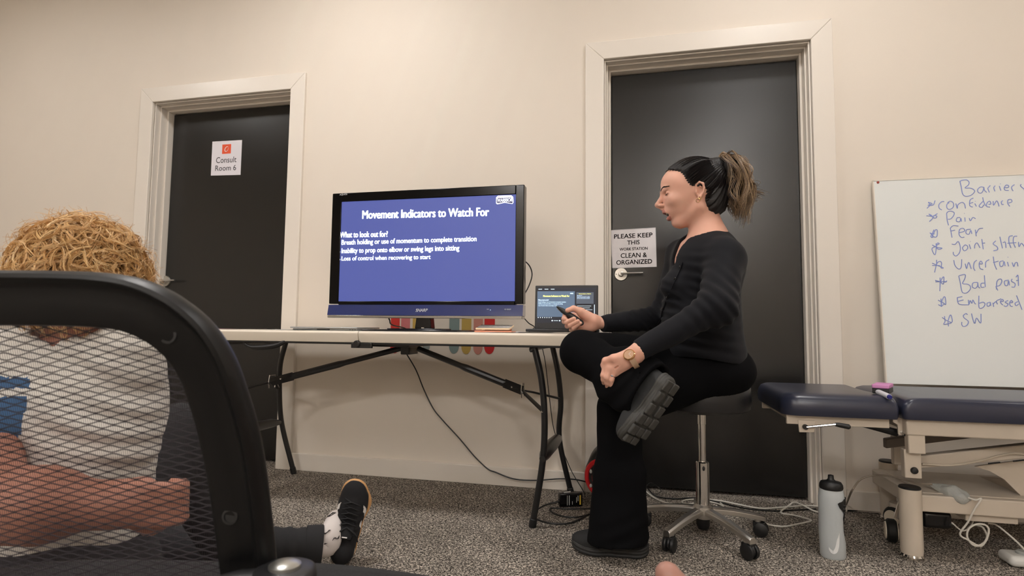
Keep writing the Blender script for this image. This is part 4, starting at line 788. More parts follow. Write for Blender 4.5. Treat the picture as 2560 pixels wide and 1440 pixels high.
for a in angs:
    d = Vector((math.cos(a),math.sin(a),0)); w_ = Vector((-d.y,d.x,0)); V = []; K = 9
    for i in range(K):
        u = i/(K-1); r = .015+(RS+.010)*u; zc = .098-.034*u**1.6; hw = .0185-.0055*u; hh = .012-.0015*u; c = Vector((sx,sy,zc))+d*r
        V += [c-w_*hw-Vector((0,0,hh)), c+w_*hw-Vector((0,0,hh)), c+w_*hw+Vector((0,0,hh*.4)), c+w_*hw*.6+Vector((0,0,hh)), c-w_*hw*.6+Vector((0,0,hh)), c-w_*hw+Vector((0,0,hh*.4))]
    bs2 = MB().add(V, [(i*6+k,i*6+(k+1)%6,(i+1)*6+(k+1)%6,(i+1)*6+k) for i in range(K-1) for k in range(6)]+[(5,4,3,2,1,0),tuple(range((K-1)*6,K*6))])
    e_ = Vector((sx,sy,0))+d*RS; bs2.lathe([(.001,.052),(.012,.052),(.013,.070),(.001,.070)], e_, (0,0,1), 14)
    bs2.build('spoke', mat('polished alloy', (214,210,204), .34, 1.), t, bevel=.0012)
    # castor: hood plus twin wheels
    sw_ = random.Random(int(a*100)).uniform(-.6,.6)+a; h2 = Vector((math.cos(sw_),math.sin(sw_),0)); ax = Vector((-h2.y,h2.x,0)); cc = e_+h2*.010+Vector((0,0,.0265))
    cs = MB(); cs.tube([e_+Vector((0,0,.058)),e_+Vector((0,0,.040))], .009, 10); cs.lathe([(.001,-.006),(.020,-.006),(.022,0),(.020,.006),(.001,.006)], cc+Vector((0,0,.004)), ax, 20)
    cs.obox(e_+Vector((0,0,.042))+h2*.004, h2*.020, ax*.012, Vector((0,0,.010)))
    cs = cs.build('castor', M_black, t, bevel=.002)
    for s in (-1,1):
        MB().lathe([(.001,.007*s),(.024,.007*s),(.0262,.011*s),(.0250,.018*s),(.016,.0215*s),(.001,.0225*s)], cc, ax, 24).build('castor_wheel', M_black, cs)
bs.build('hub', mat('polished alloy', (1,1,1)), t, smooth=40)
# white cables tangled behind the stool
cable('white_lead', [g(1600,1208,.05),g(1615,1228,.02),g(1640,1247),g(1670,1258),g(1705,1262),g(1735,1258),g(1760,1250),g(1800,1252),g(1850,1262),g(1905,1271),g(1960,1268),g(2020,1264),g(2060,1268)], .0036, M_cabw, 'white cable running along the carpet from the trouser leg past the stool to the bottle')
cable('white_lead', [g(1722,1262,.01),g(1705,1256),g(1715,1250),g(1745,1249),g(1790,1258),g(1808,1265,.010),g(1801,1257,.006)], .0033, M_cabw, 'short white cable loop behind the stool column')
cable('white_lead', [g(1815,1284),g(1850,1290),g(1890,1300),g(1925,1312),g(1960,1316),g(1995,1310),g(2025,1303),g(2022,1298,.006),g(1985,1288),g(1952,1281),g(1975,1262,.02),g(1985,1256,.03),g(2005,1262,.02),g(2030,1275,.008),g(2050,1282)], .0034, M_cabw, 'white cable zigzagging on the carpet between the stool and the bottle', n=6)
cable('black_lead', [g(1600,1190,.06),g(1625,1228,.02),g(1645,1242),g(1690,1247),g(1740,1245),g(1800,1256),g(1860,1270),g(1930,1277),g(1990,1275),g(2040,1272)], .0030, M_cab, 'black lead on the carpet in front of the right door')
cable('black_lead', [g(1608,1224,.03),g(1625,1207,.05),g(1638,1212,.04),g(1652,1225,.02),g(1645,1234,.006),g(1630,1234,.008)], .0016, M_cab, 'thin black wire curl standing up in front of the right door')
cable('black_lead', [g(2105,1277),g(2150,1276),g(2200,1278),g(2250,1274)], .0028, M_cab, 'black lead along the baseboard right of the bottle')

# ================================================================= PRESENTER
M_skin = mat('skin warm', (226,174,152), .48, noise=(14,.05), sub=.12, spec=.35)
M_lip = mat('lips', (192,126,114), .4)
M_shirt = mat('black jersey knit', (18,19,24), .8, bump=(700,.25,.0006), sheen=.04, spec=.2)
M_trou = mat('black trouser cloth', (9,9,11), .9, bump=(600,.2,.0005), spec=.1)
M_hair = mat('dark brown hair', (17,13,13), .55, bump=(160,.3,.002), spec=.5)
M_hairs = mat('dark hair strands', (20,16,16), .35, var=[(14,11,11),(24,19,19),(44,36,34),(18,14,14)])
M_pony = mat('highlighted curls', (120,90,62), .42, var=[(52,38,30),(104,80,58),(150,122,88),(72,54,42),(184,156,118),(122,96,70)])
HP = at(1745,488,-.60)
Fh = Vector((-1,.03,-.02)).normalized(); Lh = Vector((0,0,1)).cross(Fh).normalized(); Uh = Fh.cross(Lh).normalized()
MH = np.array([Fh,Lh,Uh]); HPn = np.array(HP)
def HL(f, l, u): return HP+Fh*f+Lh*l+Uh*u
def aL(px, py, Y): return np.array(at(px,py,Y))
prs = thing('person', 'woman in black sitting cross-legged on the stool, ponytail, holding a clicker and talking', 'person', (sx-.02,sy-.04,0))

def head(P):                                            # P in head axes (forward, left, up)
    A = P.copy(); A[:,1] = np.abs(A[:,1])
    d = ell(P,(.012,0,.028),(.106,.077,.101))
    d = su(d, ell(P,(.058,0,.045),(.069,.064,.060)), .02)
    d = su(d, ell(P,(.052,0,-.025),(.068,.059,.070)), .02)
    d = su(d, ell(P,(.058,0,-.086),(.033,.029,.026)), .018)
    d = su(d, cone(A,(.002,.050,-.052),(.062,.014,-.096),.022,.017), .016)
    d = su(d, ell(A,(.080,.040,-.020),(.028,.022,.024)), .014)
    d = ss(d, ell(A,(.122,.038,.005),(.021,.020,.013)), .008)
    d = su(d, cone(A,(.120,0,.018),(.106,.036,.024),.011,.010), .010)
    d = su(d, ell(A,(.0965,.0335,.0055),(.0145,.0160,.0125)), .002)
    E_ = np.array((.0965,.0335,.0055)); D_ = (A-E_); el_ = np.arctan2(D_[:,2], np.maximum(1e-4,D_[:,0])); near_ = np.exp(-((np.linalg.norm(D_/np.array((.0145,.0160,.0125)),axis=1)-1)/.25)**2)
    d = d+near_*(.0020*np.exp(-((el_-.80)/.13)**2)+.0012*np.exp(-((el_+.30)/.10)**2))
    d = su(d, cone(A,(.107,.020,-.0060),(.093,.047,-.0045),.0028,.0026), .004)
    d = su(d, ell(P,(.090,0,-.056),(.031,.030,.024)), .012)
    d = su(d, cone(P,(.121,0,.008),(.139,0,-.024),.0075,.0095), .010)
    d = su(d, ell(P,(.1405,0,-.0275),(.0105,.0105,.0095)), .005)
    d = su(d, ell(A,(.1270,.0125,-.0315),(.0105,.0070,.0075)), .004)
    d = su(d, cone(P,(.138,0,-.032),(.122,0,-.044),.0055,.007), .006)
    d = ss(d, ell(A,(.1330,.0062,-.0385),(.0050,.0032,.0045)), .002)
    d = su(d, chain(A,[(.1195,0,-.0555),(.1190,.007,-.0545),(.100,.026,-.0600)],[.0056,.0058,.0030],.002), .004)
    d = su(d, chain(A,[(.1035,0,-.0785),(.1020,.009,-.0785),(.091,.024,-.0670)],[.0078,.0072,.0030],.002), .005)
    d = ss(d, ell(A,(.112,0,-.0672),(.033,.024,.0078)), .002)
    d = su(d, ell(P,(.073,0,-.098),(.020,.018,.015)), .010)
    # ear
    e = ell(A,(.000,.074,.000),(.0145,.0060,.026))
    e = su(e, chain(A,[(.012,.076,.004),(.011,.081,.019),(.000,.084,.026),(-.012,.086,.020),(-.015,.085,.004),(-.011,.083,-.012),(-.002,.080,-.024),(.005,.077,-.030)],[.0030,.0034,.0036,.0038,.0036,.0034,.0048,.0045],.003), .004)
    e = ss(e, ell(A,(.001,.082,-.002),(.0075,.0085,.0120)), .003)
    e = su(e, cone(A,(-.006,.082,.008),(.001,.081,.017),.0025,.0020), .003)
    e = su(e, ell(A,(.0105,.078,-.006),(.0035,.0035,.006)), .003)
    d = su(d, e, .004)
    # neck
    d = su(d, cone(P,(-.012,0,-.055),(-.030,0,-.150),.052,.056), .022)
    return d
SL, SR = aL(1812,648,-.705), aL(1706,640,-.46)
NB = aL(1772,612,-.585)
EL_, WL_ = aL(1792,768,-.845), aL(1590,879,-.920)
ER_, WR_ = aL(1655,792,-.44), aL(1500,811,-.60)
def torso(P, t):
    LA = (0.06,-1,0)
    d = econe(P, aL(1768,668,-0.575), aL(1752,780,-0.545), .128-t, .122-t, LA, 1.22)
    d = su(d, econe(P, aL(1748,790,-0.540), aL(1762,880,-0.520), .132-t, .140-t, LA, 1.20), .05)
    d = su(d, cone(P, SL, NB, .062-t, .060-t), .045); d = su(d, cone(P, SR, NB, .060-t, .060-t), .045)
    d = su(d, ell(P, aL(1702,718,-0.625), (.070-t,.068-t,.062-t)), .03); d = su(d, ell(P, aL(1702,716,-0.485), (.070-t,.066-t,.062-t)), .03)
    return d
def skin_top(P):
    d = head((P-HPn)@MH.T)
    d = su(d, cone(P, np.array(HL(-.030,0,-.150)), NB+np.array((0,0,-.03)), .055, .07), .03)
    d = su(d, torso(P,.011), .03)
    return np.maximum(d, (NB[2]-.16)-P[:,2])
V1, Q1 = sdf_mesh(skin_top, HPn-np.array((.20,.30,.36)), HPn+np.array((.20,.26,.15)), .0026)
loc = (V1[Q1].mean(1)-HPn)@MH.T; aly = np.abs(loc[:,1])
mi = np.zeros(len(Q1), int)
up_l = chain(np.column_stack([loc[:,0],aly,loc[:,2]]),[(.1195,0,-.0555),(.1190,.007,-.0545),(.100,.026,-.0600)],[.0060,.0062,.0034])
lo_l = chain(np.column_stack([loc[:,0],aly,loc[:,2]]),[(.1035,0,-.0785),(.1020,.009,-.0785),(.091,.024,-.0670)],[.0082,.0076,.0034])
mi[(up_l < .0012) | (lo_l < .0012)] = 1
mouth = ell(np.column_stack([loc[:,0],aly,loc[:,2]]),(.112,0,-.0672),(.033,.024,.0078)); mi[(mouth < .0008) & (loc[:,0] < .108)] = 2
# left hand (watch hand) lying on the shin, fingers hanging down
wl = WL_+np.array((.02,0,.006)); kn = [aL(1515,917,-0.907),aL(1525,921,-0.917),aL(1537,927,-0.915),aL(1550,934,-0.905)]
pp = [aL(1508,938,-0.913),aL(1517,944,-0.923),aL(1528,949,-0.921),aL(1541,953,-0.911)]
tp = [aL(1510,957,-0.893),aL(1519,967,-0.897),aL(1529,971,-0.897),aL(1538,969,-0.893)]
def lhand(P):
    d = econe(P, WL_*.72+EL_*.28, wl-np.array((.012,0,.004)), .0205, .0225, (0,1,.3), 1.0)
    d = su(d, cone(P, wl-np.array((.012,0,.004)), (wl*.4+kn[2]*.6), .0235, .021), .02)
    for k in range(4):
        d = su(d, cone(P, wl*.7+kn[k]*.3, kn[k], .019, .0118), .014)
    f = None
    for k in range(4):
        r = (.0086,.0088,.0084,.0076)[k]; c = chain(P,[kn[k],pp[k],(pp[k]*.45+tp[k]*.55)+np.array((0,-.003,0)),tp[k]],[r+.0022,r,r-.0006,r-.0014],.004); f = c if f is None else su(f,c,.0012)
    d = su(d, f, .006)
    d = su(d, chain(P,[aL(1570,890,-0.920),aL(1534,896,-0.927),aL(1514,902,-0.913),aL(1508,912,-0.900)],[.019,.0125,.0105,.0085],.006), .010)
    for k in range(3): d = ss(d, cone(P, (kn[k]+kn[k+1])/2+np.array((.010,-.012,.006)), wl*.5+(kn[k]+kn[k+1])*.25+np.array((0,-.020,.004)), .0015,.0005), .006)
    return d
V2, Q2 = sdf_mesh(lhand, np.minimum.reduce([wl,*kn,*tp])-.045, np.maximum.reduce([wl,aL(1606,870,-0.915),*kn,*pp])+.045, .0017)
wr_ = WR_+np.array((-.012,0,0))
def rhand(P):
    mc = [aL(1433,789,-0.587),aL(1436,799,-0.580),aL(1441,808,-0.580),aL(1448,816,-0.586)]
    d = econe(P, aL(1535,806,-.585), aL(1486,808,-0.600), .019, .024, (0,1,0), 1.0)
    for k in range(4): d = su(d, cone(P, aL(1484,806,-0.600), mc[k], .021, .0120), .015)
    d = su(d, cone(P, aL(1482,800,-0.615), aL(1452,782,-0.622), .021, .0145), .014)
    d = su(d, cone(P, aL(1480,818,-0.615), aL(1452,818,-0.605), .016, .013), .012)
    f = chain(P,[mc[0],aL(1413,788,-0.598),aL(1410,797,-0.625),aL(1413,798,-0.637)],[.0105,.0092,.0090,.0088],.003)
    for k,(a,b,c,r) in enumerate(((aL(1411,804,-0.600),aL(1416,806,-0.637),aL(1435,797,-0.648),.0088),(aL(1418,815,-0.600),aL(1425,814,-0.641),aL(1445,803,-0.652),.0084),(aL(1428,824,-0.603),aL(1434,821,-0.641),aL(1451,808,-0.650),.0076))):
        f = su(f, chain(P,[mc[k+1],a,b,c],[.0105,r+.0006,r,r-.0010],.003), .0012)
    d = su(d, f, .005)
    d = su(d, chain(P,[aL(1470,790,-0.620),aL(1452,778,-0.628),aL(1434,771,-0.632),aL(1419,776,-0.640)],[.0165,.0125,.0102,.0086],.006), .008)
    return d
V3, Q3 = sdf_mesh(rhand, aL(1410,830,-0.660)-.03, aL(1515,765,-0.550)+.03, .0017)
# legs and arms inside the clothes (coarse)
HLp, HRp = aL(1772,925,-.575), aL(1765,915,-.41); KL, KR = aL(1549,1022,-.690), aL(1455,880,-.718)
AL_, AR_ = aL(1545,1340,-.735), aL(1618,985,-.86)
def inner(P):
    d = torso(P,.035)
    for a,b,r1,r2 in ((SL,EL_,.034,.03),(EL_,WL_,.03,.018),(SR,ER_,.035,.03),(ER_,WR_,.03,.018),(HLp+np.array((0,0,.03)),KL,.028,.036),(KL,AL_,.045,.03),(HRp+np.array((0,0,.03)),KR,.028,.036),(KR,AR_,.04,.028)): d = su(d, cone(P,a,b,r1,r2), .02)
    return d
V4, Q4 = sdf_mesh(inner, (-.36,-.99,.04), (.44,-.28,1.14), .016)
M_mouth = mat('mouth dark', (60,22,20), .6)
np_mesh('body', [(V1,Q1,mi),(V2,Q2,0),(V3,Q3,0),(V4,Q4,0)], [M_skin,M_lip,M_mouth], prs)
# teeth, lashes, brows
tt = MB()
for k in range(-3,4): c = HL(.1105-.0009*k*k, .0055*k, -.0605); tt.obox(c, Lh*.0025, Fh*.0015, Uh*.0032)
tt.build('teeth', mat('teeth', (228,222,210), .3), prs, bevel=.0006)
for s in (-1,1):
    l = MB()
    Ec = (.0965,.0335,.0055); sp3 = lambda th, ph, r=1.04: HL(Ec[0]+.0145*r*math.cos(th)*math.cos(ph), s*(Ec[1]+.0160*r*math.sin(th)*math.cos(ph)), Ec[2]+.0125*r*math.sin(ph))
    lash = [sp3(-.9+2.0*k/12, -.22-.10*math.sin(PI*k/12)) for k in range(13)]
    l.tube(lash, [.0006+.0007*math.sin(PI*min(1,k/11)) for k in range(13)], 5)
    for k in range(1,12):
        l.tube([lash[k], sp3(-.9+2.15*k/12, -.42, 1.28)], [.00055,.0001], 3)
    l.build('eyelashes', M_hairs, prs)
    ey = MB(); rows = [[sp3(-.7+1.6*k/8, -.26-.20*q*math.sin(PI*(k+.5)/9), 1.01) for k in range(9)] for q in (0,1)]
    ey.add(rows[0]+rows[1], [(k,k+1,9+k+1,9+k) for k in range(8)]); ey.build('eye', mat('eye white and iris', (150,136,128), .12), prs)  # strip of eyeball below the lashes, white and iris in one tone
    b = MB()
    for k in range(40):
        u_ = k/39; ll = .012+.040*u_; uu = .0215+.0085*math.sin(min(1,u_*1.25)*2.2)-.002*u_; fr_ = np.linspace(.15,.04,220); dd = head(np.column_stack([fr_,np.full(220,ll),np.full(220,uu)])); f0 = float(fr_[np.argmax(dd < 0)])
        c = HL(f0+.0004, s*ll, uu); hh = .0034*(1-.6*u_)
        for q in (-1,-.3,.4,1): b.tube([c+Uh*hh*q*.7, c+Uh*(hh*q*.6+.0012)+Lh*s*.0050-Fh*.0016], [.0008,.0003], 3)
    b.build('eyebrow', M_hairs, prs)
# earrings
er = MB(); c = HL(.006,.081,-.037)
er.tube([c+Fh*(.0065*math.cos(a))+Uh*(.0065*math.sin(a))+Lh*.002*math.sin(a) for a in [2*PI*k/16 for k in range(17)]], .0011, 6)
c2 = HL(.000,.084,-.029); er2 = MB().tube([c2+Fh*(.0045*math.cos(a))+Uh*(.0045*math.sin(a)) for a in [2*PI*k/14 for k in range(15)]], .0009, 6)
er.build('hoop_earring', mat('gold', (228,190,130), .2, 1.), prs); er2.build('hoop_earring', mat('gold', (1,1,1)), prs)

# ---- hair
HG = [(-.20,-.075),(-.10,-.048),(-.06,-.026),(-.035,-.021),(-.02,-.021),(.002,-.020),(.008,.000),(.014,.030),(.034,.046),(.060,.058),(.074,.072),(.084,.098),(.092,.130),(.10,.2),(.2,.3)]
hg_u = np.array([a for a,b in HG]); hg_f = np.array([b for a,b in HG])
PB = np.array((-.075,0,.100))                            # ponytail base, head axes
def haircap(P):
    d = ell(P,(.010,0,.030),(.112,.084,.109)); d = su(d, ell(P,(.056,0,.048),(.0735,.069,.064)), .02)
    d = su(d, ell(P,(-.045,0,-.030),(.050,.060,.065)), .03); d = su(d, cone(P,(-.06,0,.08),PB,.045,.030), .03)
    D = P-PB; ph = np.arctan2(D[:,1], D[:,2]+.6*D[:,0]); rr = np.linalg.norm(D,axis=1)
    d = d+.0014*np.sin(46*ph+6*nz3(P,14,2))*np.clip(rr/.05,0,1)+.0008*np.sin(97*ph+9*nz3(P,20,5))
    g_ = np.interp(P[:,2]-.25*np.maximum(0,.05-np.abs(P[:,1]))*(P[:,0]>.05), hg_u, hg_f)+.002*nz3(P,60,7)
    d = d+.009*np.clip(1-(g_-P[:,0])/.035,0,1)**1.5*(P[:,2]>-.03)
    return np.maximum(np.maximum(d, (P[:,0]-g_)*.8), -(P[:,2]+.092+.5*(P[:,0]+.03)))
V, Q = sdf_mesh(haircap, (-.17,-.12,-.14), (.16,.12,.17), .0026)
V = V@MH+HPn; np_mesh('hair', [(V,Q,0)], M_hair, prs)
rs = np.random.RandomState(3)
def surf(p, off):
    c = np.array((.010,0,.030)); r = np.array((.112,.084,.109))+off; d = (p-c)/r; k = np.linalg.norm(d); q = c+(p-c)/k
    c2_ = np.array((.056,0,.048)); r2 = np.array((.0735,.069,.064))+off; d2 = (q-c2_)/r2
    if np.linalg.norm(d2) < 1: q = c2_+(q-c2_)/np.linalg.norm(d2)
    return q
st = MB()
for i in range(620):
    u = rs.uniform(-.085,.094); side = rs.choice([-1,1]); f = float(np.interp(u,hg_u,hg_f)); f = min(f,.128)-rs.uniform(0,.05)
    l = .085*math.sqrt(max(0,1-((f-.01)/.13)**2)) ; 
    if u > .07: l *= rs.uniform(0,1)
    s0 = surf(np.array((f,side*l,u)), .0015); off = rs.uniform(.0003,.0022); pts = []
    if s0[2] < -.09 : continue
    K = 9
    for k in range(K):
        t_ = k/(K-1)*rs.uniform(.97,1.0); p = s0*(1-t_)+PB*t_; p = surf(p+np.array((0,0,.0)), off) if t_ < .93 else PB+(p-PB)*1.0+np.array((0,0,.004)); pts.append(Vector(HPn+p@MH))
    st.tube(spline(pts,2), [.0009*math.sin(PI*min(.98,.12+.85*j/16))**.5 for j in range(17)], 3)
for i in range(26):                                      # fly-aways over the crown and at the temple
    a = surf(np.array((rs.uniform(-.02,.10),rs.uniform(-.05,.08),.1)), .002); b = a+np.array((rs.uniform(-.03,.01),rs.uniform(-.01,.01),rs.uniform(.004,.012))); c = b+np.array((-.025,0,rs.uniform(-.008,.004)))
    st.tube(spline([Vector(HPn+q@MH) for q in (a,b,c)],4), .0003, 3)
o = st.build('hair_strands', M_hairs, prs, smooth=60); o['kind'] = 'stuff'
py_ = MB()
def W_(p): return Vector(HPn+np.asarray(p)@MH)
for i in range(120):
    a = rs.uniform(0,1); lat = rs.normal()*.030
    top = np.array((-.082-.060*a, lat*.6, .118+.026*(1-a)*rs.uniform(.5,1.1)))
    mid = np.array((-.110-.060*a, lat*1.3, .055+rs.normal()*.015))
    low = np.array((-.105-.075*a, lat*1.4, -.008+rs.normal()*.020))
    L_ = rs.uniform(0,1); end = np.array((-.112-.055*a*rs.uniform(.6,1.1), lat*1.4, -.035-.060*L_**1.3))
    if rs.rand() < .12: end = np.array((-.190-.028*rs.rand(), lat, .002-.03*rs.rand()))
    if rs.rand() < .10: end = np.array((-.150-.014*rs.rand(), lat, -.112))
    ctl = [Vector(PB),Vector(top),Vector(mid),Vector(low),Vector(end)]
    ph = rs.uniform(0,6.28); fr_ = rs.uniform(1.3,2.4); am = rs.uniform(.004,.012); ph2 = rs.uniform(0,6.28)
    for q in range(11):
        o_ = rs.normal(size=3)*.0032; w0 = rs.choice([.0005,.0009,.0014]); base = spline([c+Vector(o_*(.4+.35*k)) for k, c in enumerate(ctl)],6); N = len(base); pts = []
        for k, p in enumerate(base):
            t_ = k/(N-1); e_ = min(1,t_*2.2)*am; ps = q*.07
            pts.append(W_(p+Vector((math.cos(ph+ps+fr_*6.28*t_)*e_, math.sin(ph2+ps+fr_*6.28*t_)*e_, math.sin(ph+ps+fr_*5*t_)*e_*.4))))
        py_.tube(pts, [w0*(1-.7*(k/(N-1))**2) for k in range(N)], 3, flat=.6)
o = py_.build('ponytail', M_pony, prs, smooth=60); o['kind'] = 'stuff'
dk = sdf_mesh(lambda P: su(su(cone(P,PB,(-.115,0,.085),.026,.036),cone(P,(-.115,0,.085),(-.130,0,.0),.036,.034),.02),cone(P,(-.130,0,.0),(-.135,0,-.045),.034,.012),.02)+.004*nz3(P,70,3), (-.21,-.09,-.09),(-.03,.09,.17),.004)
np_mesh('ponytail_core', [(dk[0]@MH+HPn,dk[1],0)], mat('dark under hair', (20,15,13), .8), prs)
hb = MB(); hb.tube([W_(PB+np.array((-.012+.004*math.cos(a),.019*math.cos(a),.006+.019*math.sin(a)))) for a in [2*PI*k/20 for k in range(21)]], .0042, 8); hb.build('hair_tie', M_black, prs)

# ---- clothes
def folds(P, c, dr, w, amp, wl_, ph=0):
    """soft parallel creases near c, running across direction dr"""
    d = P-c; s = d@np.array(dr); e = np.exp(-(d**2).sum(1)/(w*w)); return amp*e*np.sin(2*PI*s/wl_+ph+1.2*nz3(P,22,4))
CUF_L, CUF_R = aL(1597,876,-.915), aL(1505,811,-.60)
HEMZ = float(aL(1770,888,-.49)[2])
def shirt(P):
    d = torso(P,0)
    d = np.maximum(d, HEMZ-P[:,2]+.004*nz3(P,30,1)+(P[:,0]-.1)*-.10)
    a = chain(P,[SL,EL_,CUF_L],[.060,.052,.0310],.03); a = su(a, cone(P,SL,EL_,.060,.056), .02)
    a = np.maximum(a, (P-CUF_L)@(-(EL_-CUF_L)/np.linalg.norm(EL_-CUF_L)))
    d = su(d, a, .022)
    b = chain(P,[SR,ER_,CUF_R],[.056,.048,.0300],.03); b = np.maximum(b, (P-CUF_R)@(-(ER_-CUF_R)/np.linalg.norm(ER_-CUF_R))); d = su(d, b, .022)
    d += folds(P,EL_,(.75,.1,.65),.10,.0046,.036)+folds(P,SL+np.array((-.06,0,-.05)),(.25,.1,.95),.07,.0028,.034,1)+folds(P,aL(1740,840,-.62),(.15,0,1),.11,.0040,.040,2)+.0022*nz3(P,24,12)
    d += folds(P,aL(1600,800,-.44),(.8,0,.5),.12,.003,.026)+folds(P,aL(1665,770,-.6),(.5,0,.85),.09,.005,.030,.5)+.0012*nz3(P,45,9)
    hole = cone(P, np.array(HL(-.02,0,-.10)), NB+np.array((-.012,0,.012)), .066, .080)
    hole = np.minimum(hole, cone(P, NB+np.array((-.055,.0,.010)), aL(1690,654,-.62), .064, .016))
    return ss(d, hole, .007)
V, Q = sdf_mesh(shirt, (-.30,-.99,.58), (.46,-.27,1.16), .0044)
np_mesh('shirt', [(V,Q,0)], M_shirt, prs)
# placket and buttons
def frontpt(px, py): 
    r = np.array(ray(px,py)); o_ = np.array(CAM); t0 = 1.6
    for _ in range(60):
        d = float(shirt((o_+r*t0)[None])[0]); 
        if d < .0006: break
        t0 += max(d*.7,.0008)
    return Vector(o_+r*(t0-.0025))
pl = MB(); pts = [frontpt(*p) for p in ((1706,656),(1697,680),(1686,704),(1677,724))]
pl.tube(spline(pts,5), .0030, 6, flat=.5)
pts2 = [frontpt(*p) for p in ((1672,735),(1664,758),(1656,780),(1652,800),(1643,812))]; pl.tube(spline(pts2,5), .0034, 6, flat=.5)
pl.build('placket', M_shirt, prs)
for p in ((1700,668),(1688,697),(1668,744),(1658,772)):
    q = frontpt(*p); MB().lathe([(.0005,-.001),(.0045,-.001),(.005,.0005),(.0035,.0016),(.0005,.0012)], q, (CAM-q).normalized()+Vector((-.6,0,0)), 12).build('button', mat('dark button', (12,12,14), .25), prs)
HMc = aL(1630,984,-.935); hd_ = (HMc-KR)/np.linalg.norm(HMc-KR)
def trousers(P):
    d = ell(P, aL(1779,925,-.49), (.150,.175,.095))
    d = su(d, econe(P, aL(1762,880,-.49), aL(1779,925,-.49), .120, .128, (0,-1,0), 1.2), .04)
    d = su(d, cone(P,HLp,KL,.092,.070), .035); d = su(d, cone(P,HRp,KR,.092,.074), .035)
    lo = econe(P,KL,aL(1549,1190,-.70),.070,.074,(1,0,0),1.03)
    lo = su(lo, econe(P,aL(1549,1190,-.70),aL(1543,1378,-.745),.072,.086,(1,0,0),1.22), .03)
    lo += folds(P,aL(1560,1350,-.76),(-.3,0,1),.08,.005,.05)+.003*nz3(P,16,6)
    lo = np.maximum(lo, -(P[:,2]-.052+.09*(P[:,0]+.10)*-1)+.004*nz3(P,26,2))
    d = su(d, lo, .02)
    sh = su(econe(P,KR,KR*.45+HMc*.55,.074,.062,(0,0,1),1.0), econe(P,KR*.45+HMc*.55,HMc+hd_*.02,.058,.060,(.62,0,.70),1.70), .03)
    sh += folds(P,HMc-hd_*.05,(.7,0,-.6),.10,.006,.045)
    sh = np.maximum(sh, (P-HMc)@hd_+.003*nz3(P,40,2)+.012)
    d = su(d, sh, .014)
    d += folds(P,aL(1500,860,-.5),(.35,0,.95),.12,.0045,.034)+folds(P,aL(1470,905,-.5),(.5,0,.85),.11,.0035,.030,2)+.0015*nz3(P,35,4)
    inside = econe(P, HMc-hd_*.03, HMc+hd_*.08, .046,.051,(.62,0,.70),1.78)       # hollow hem
    d = ss(d, inside, .004)
    return np.maximum(d, .567-P[:,2]) if False else d
V, Q = sdf_mesh(trousers, (-.40,-1.02,.0), (.42,-.26,.78), .0055)
rseat = np.hypot(V[:,0]-sx, V[:,1]-sy); V[:,2] = np.where((rseat < .19) & (V[:,2] < .5675) & (V[:,2] > .40), np.maximum(V[:,2], .5675-.11*np.clip((rseat-.150)/.04,0,1)**1.5), V[:,2])
np_mesh('trousers', [(V,Q,0)], M_trou, prs)

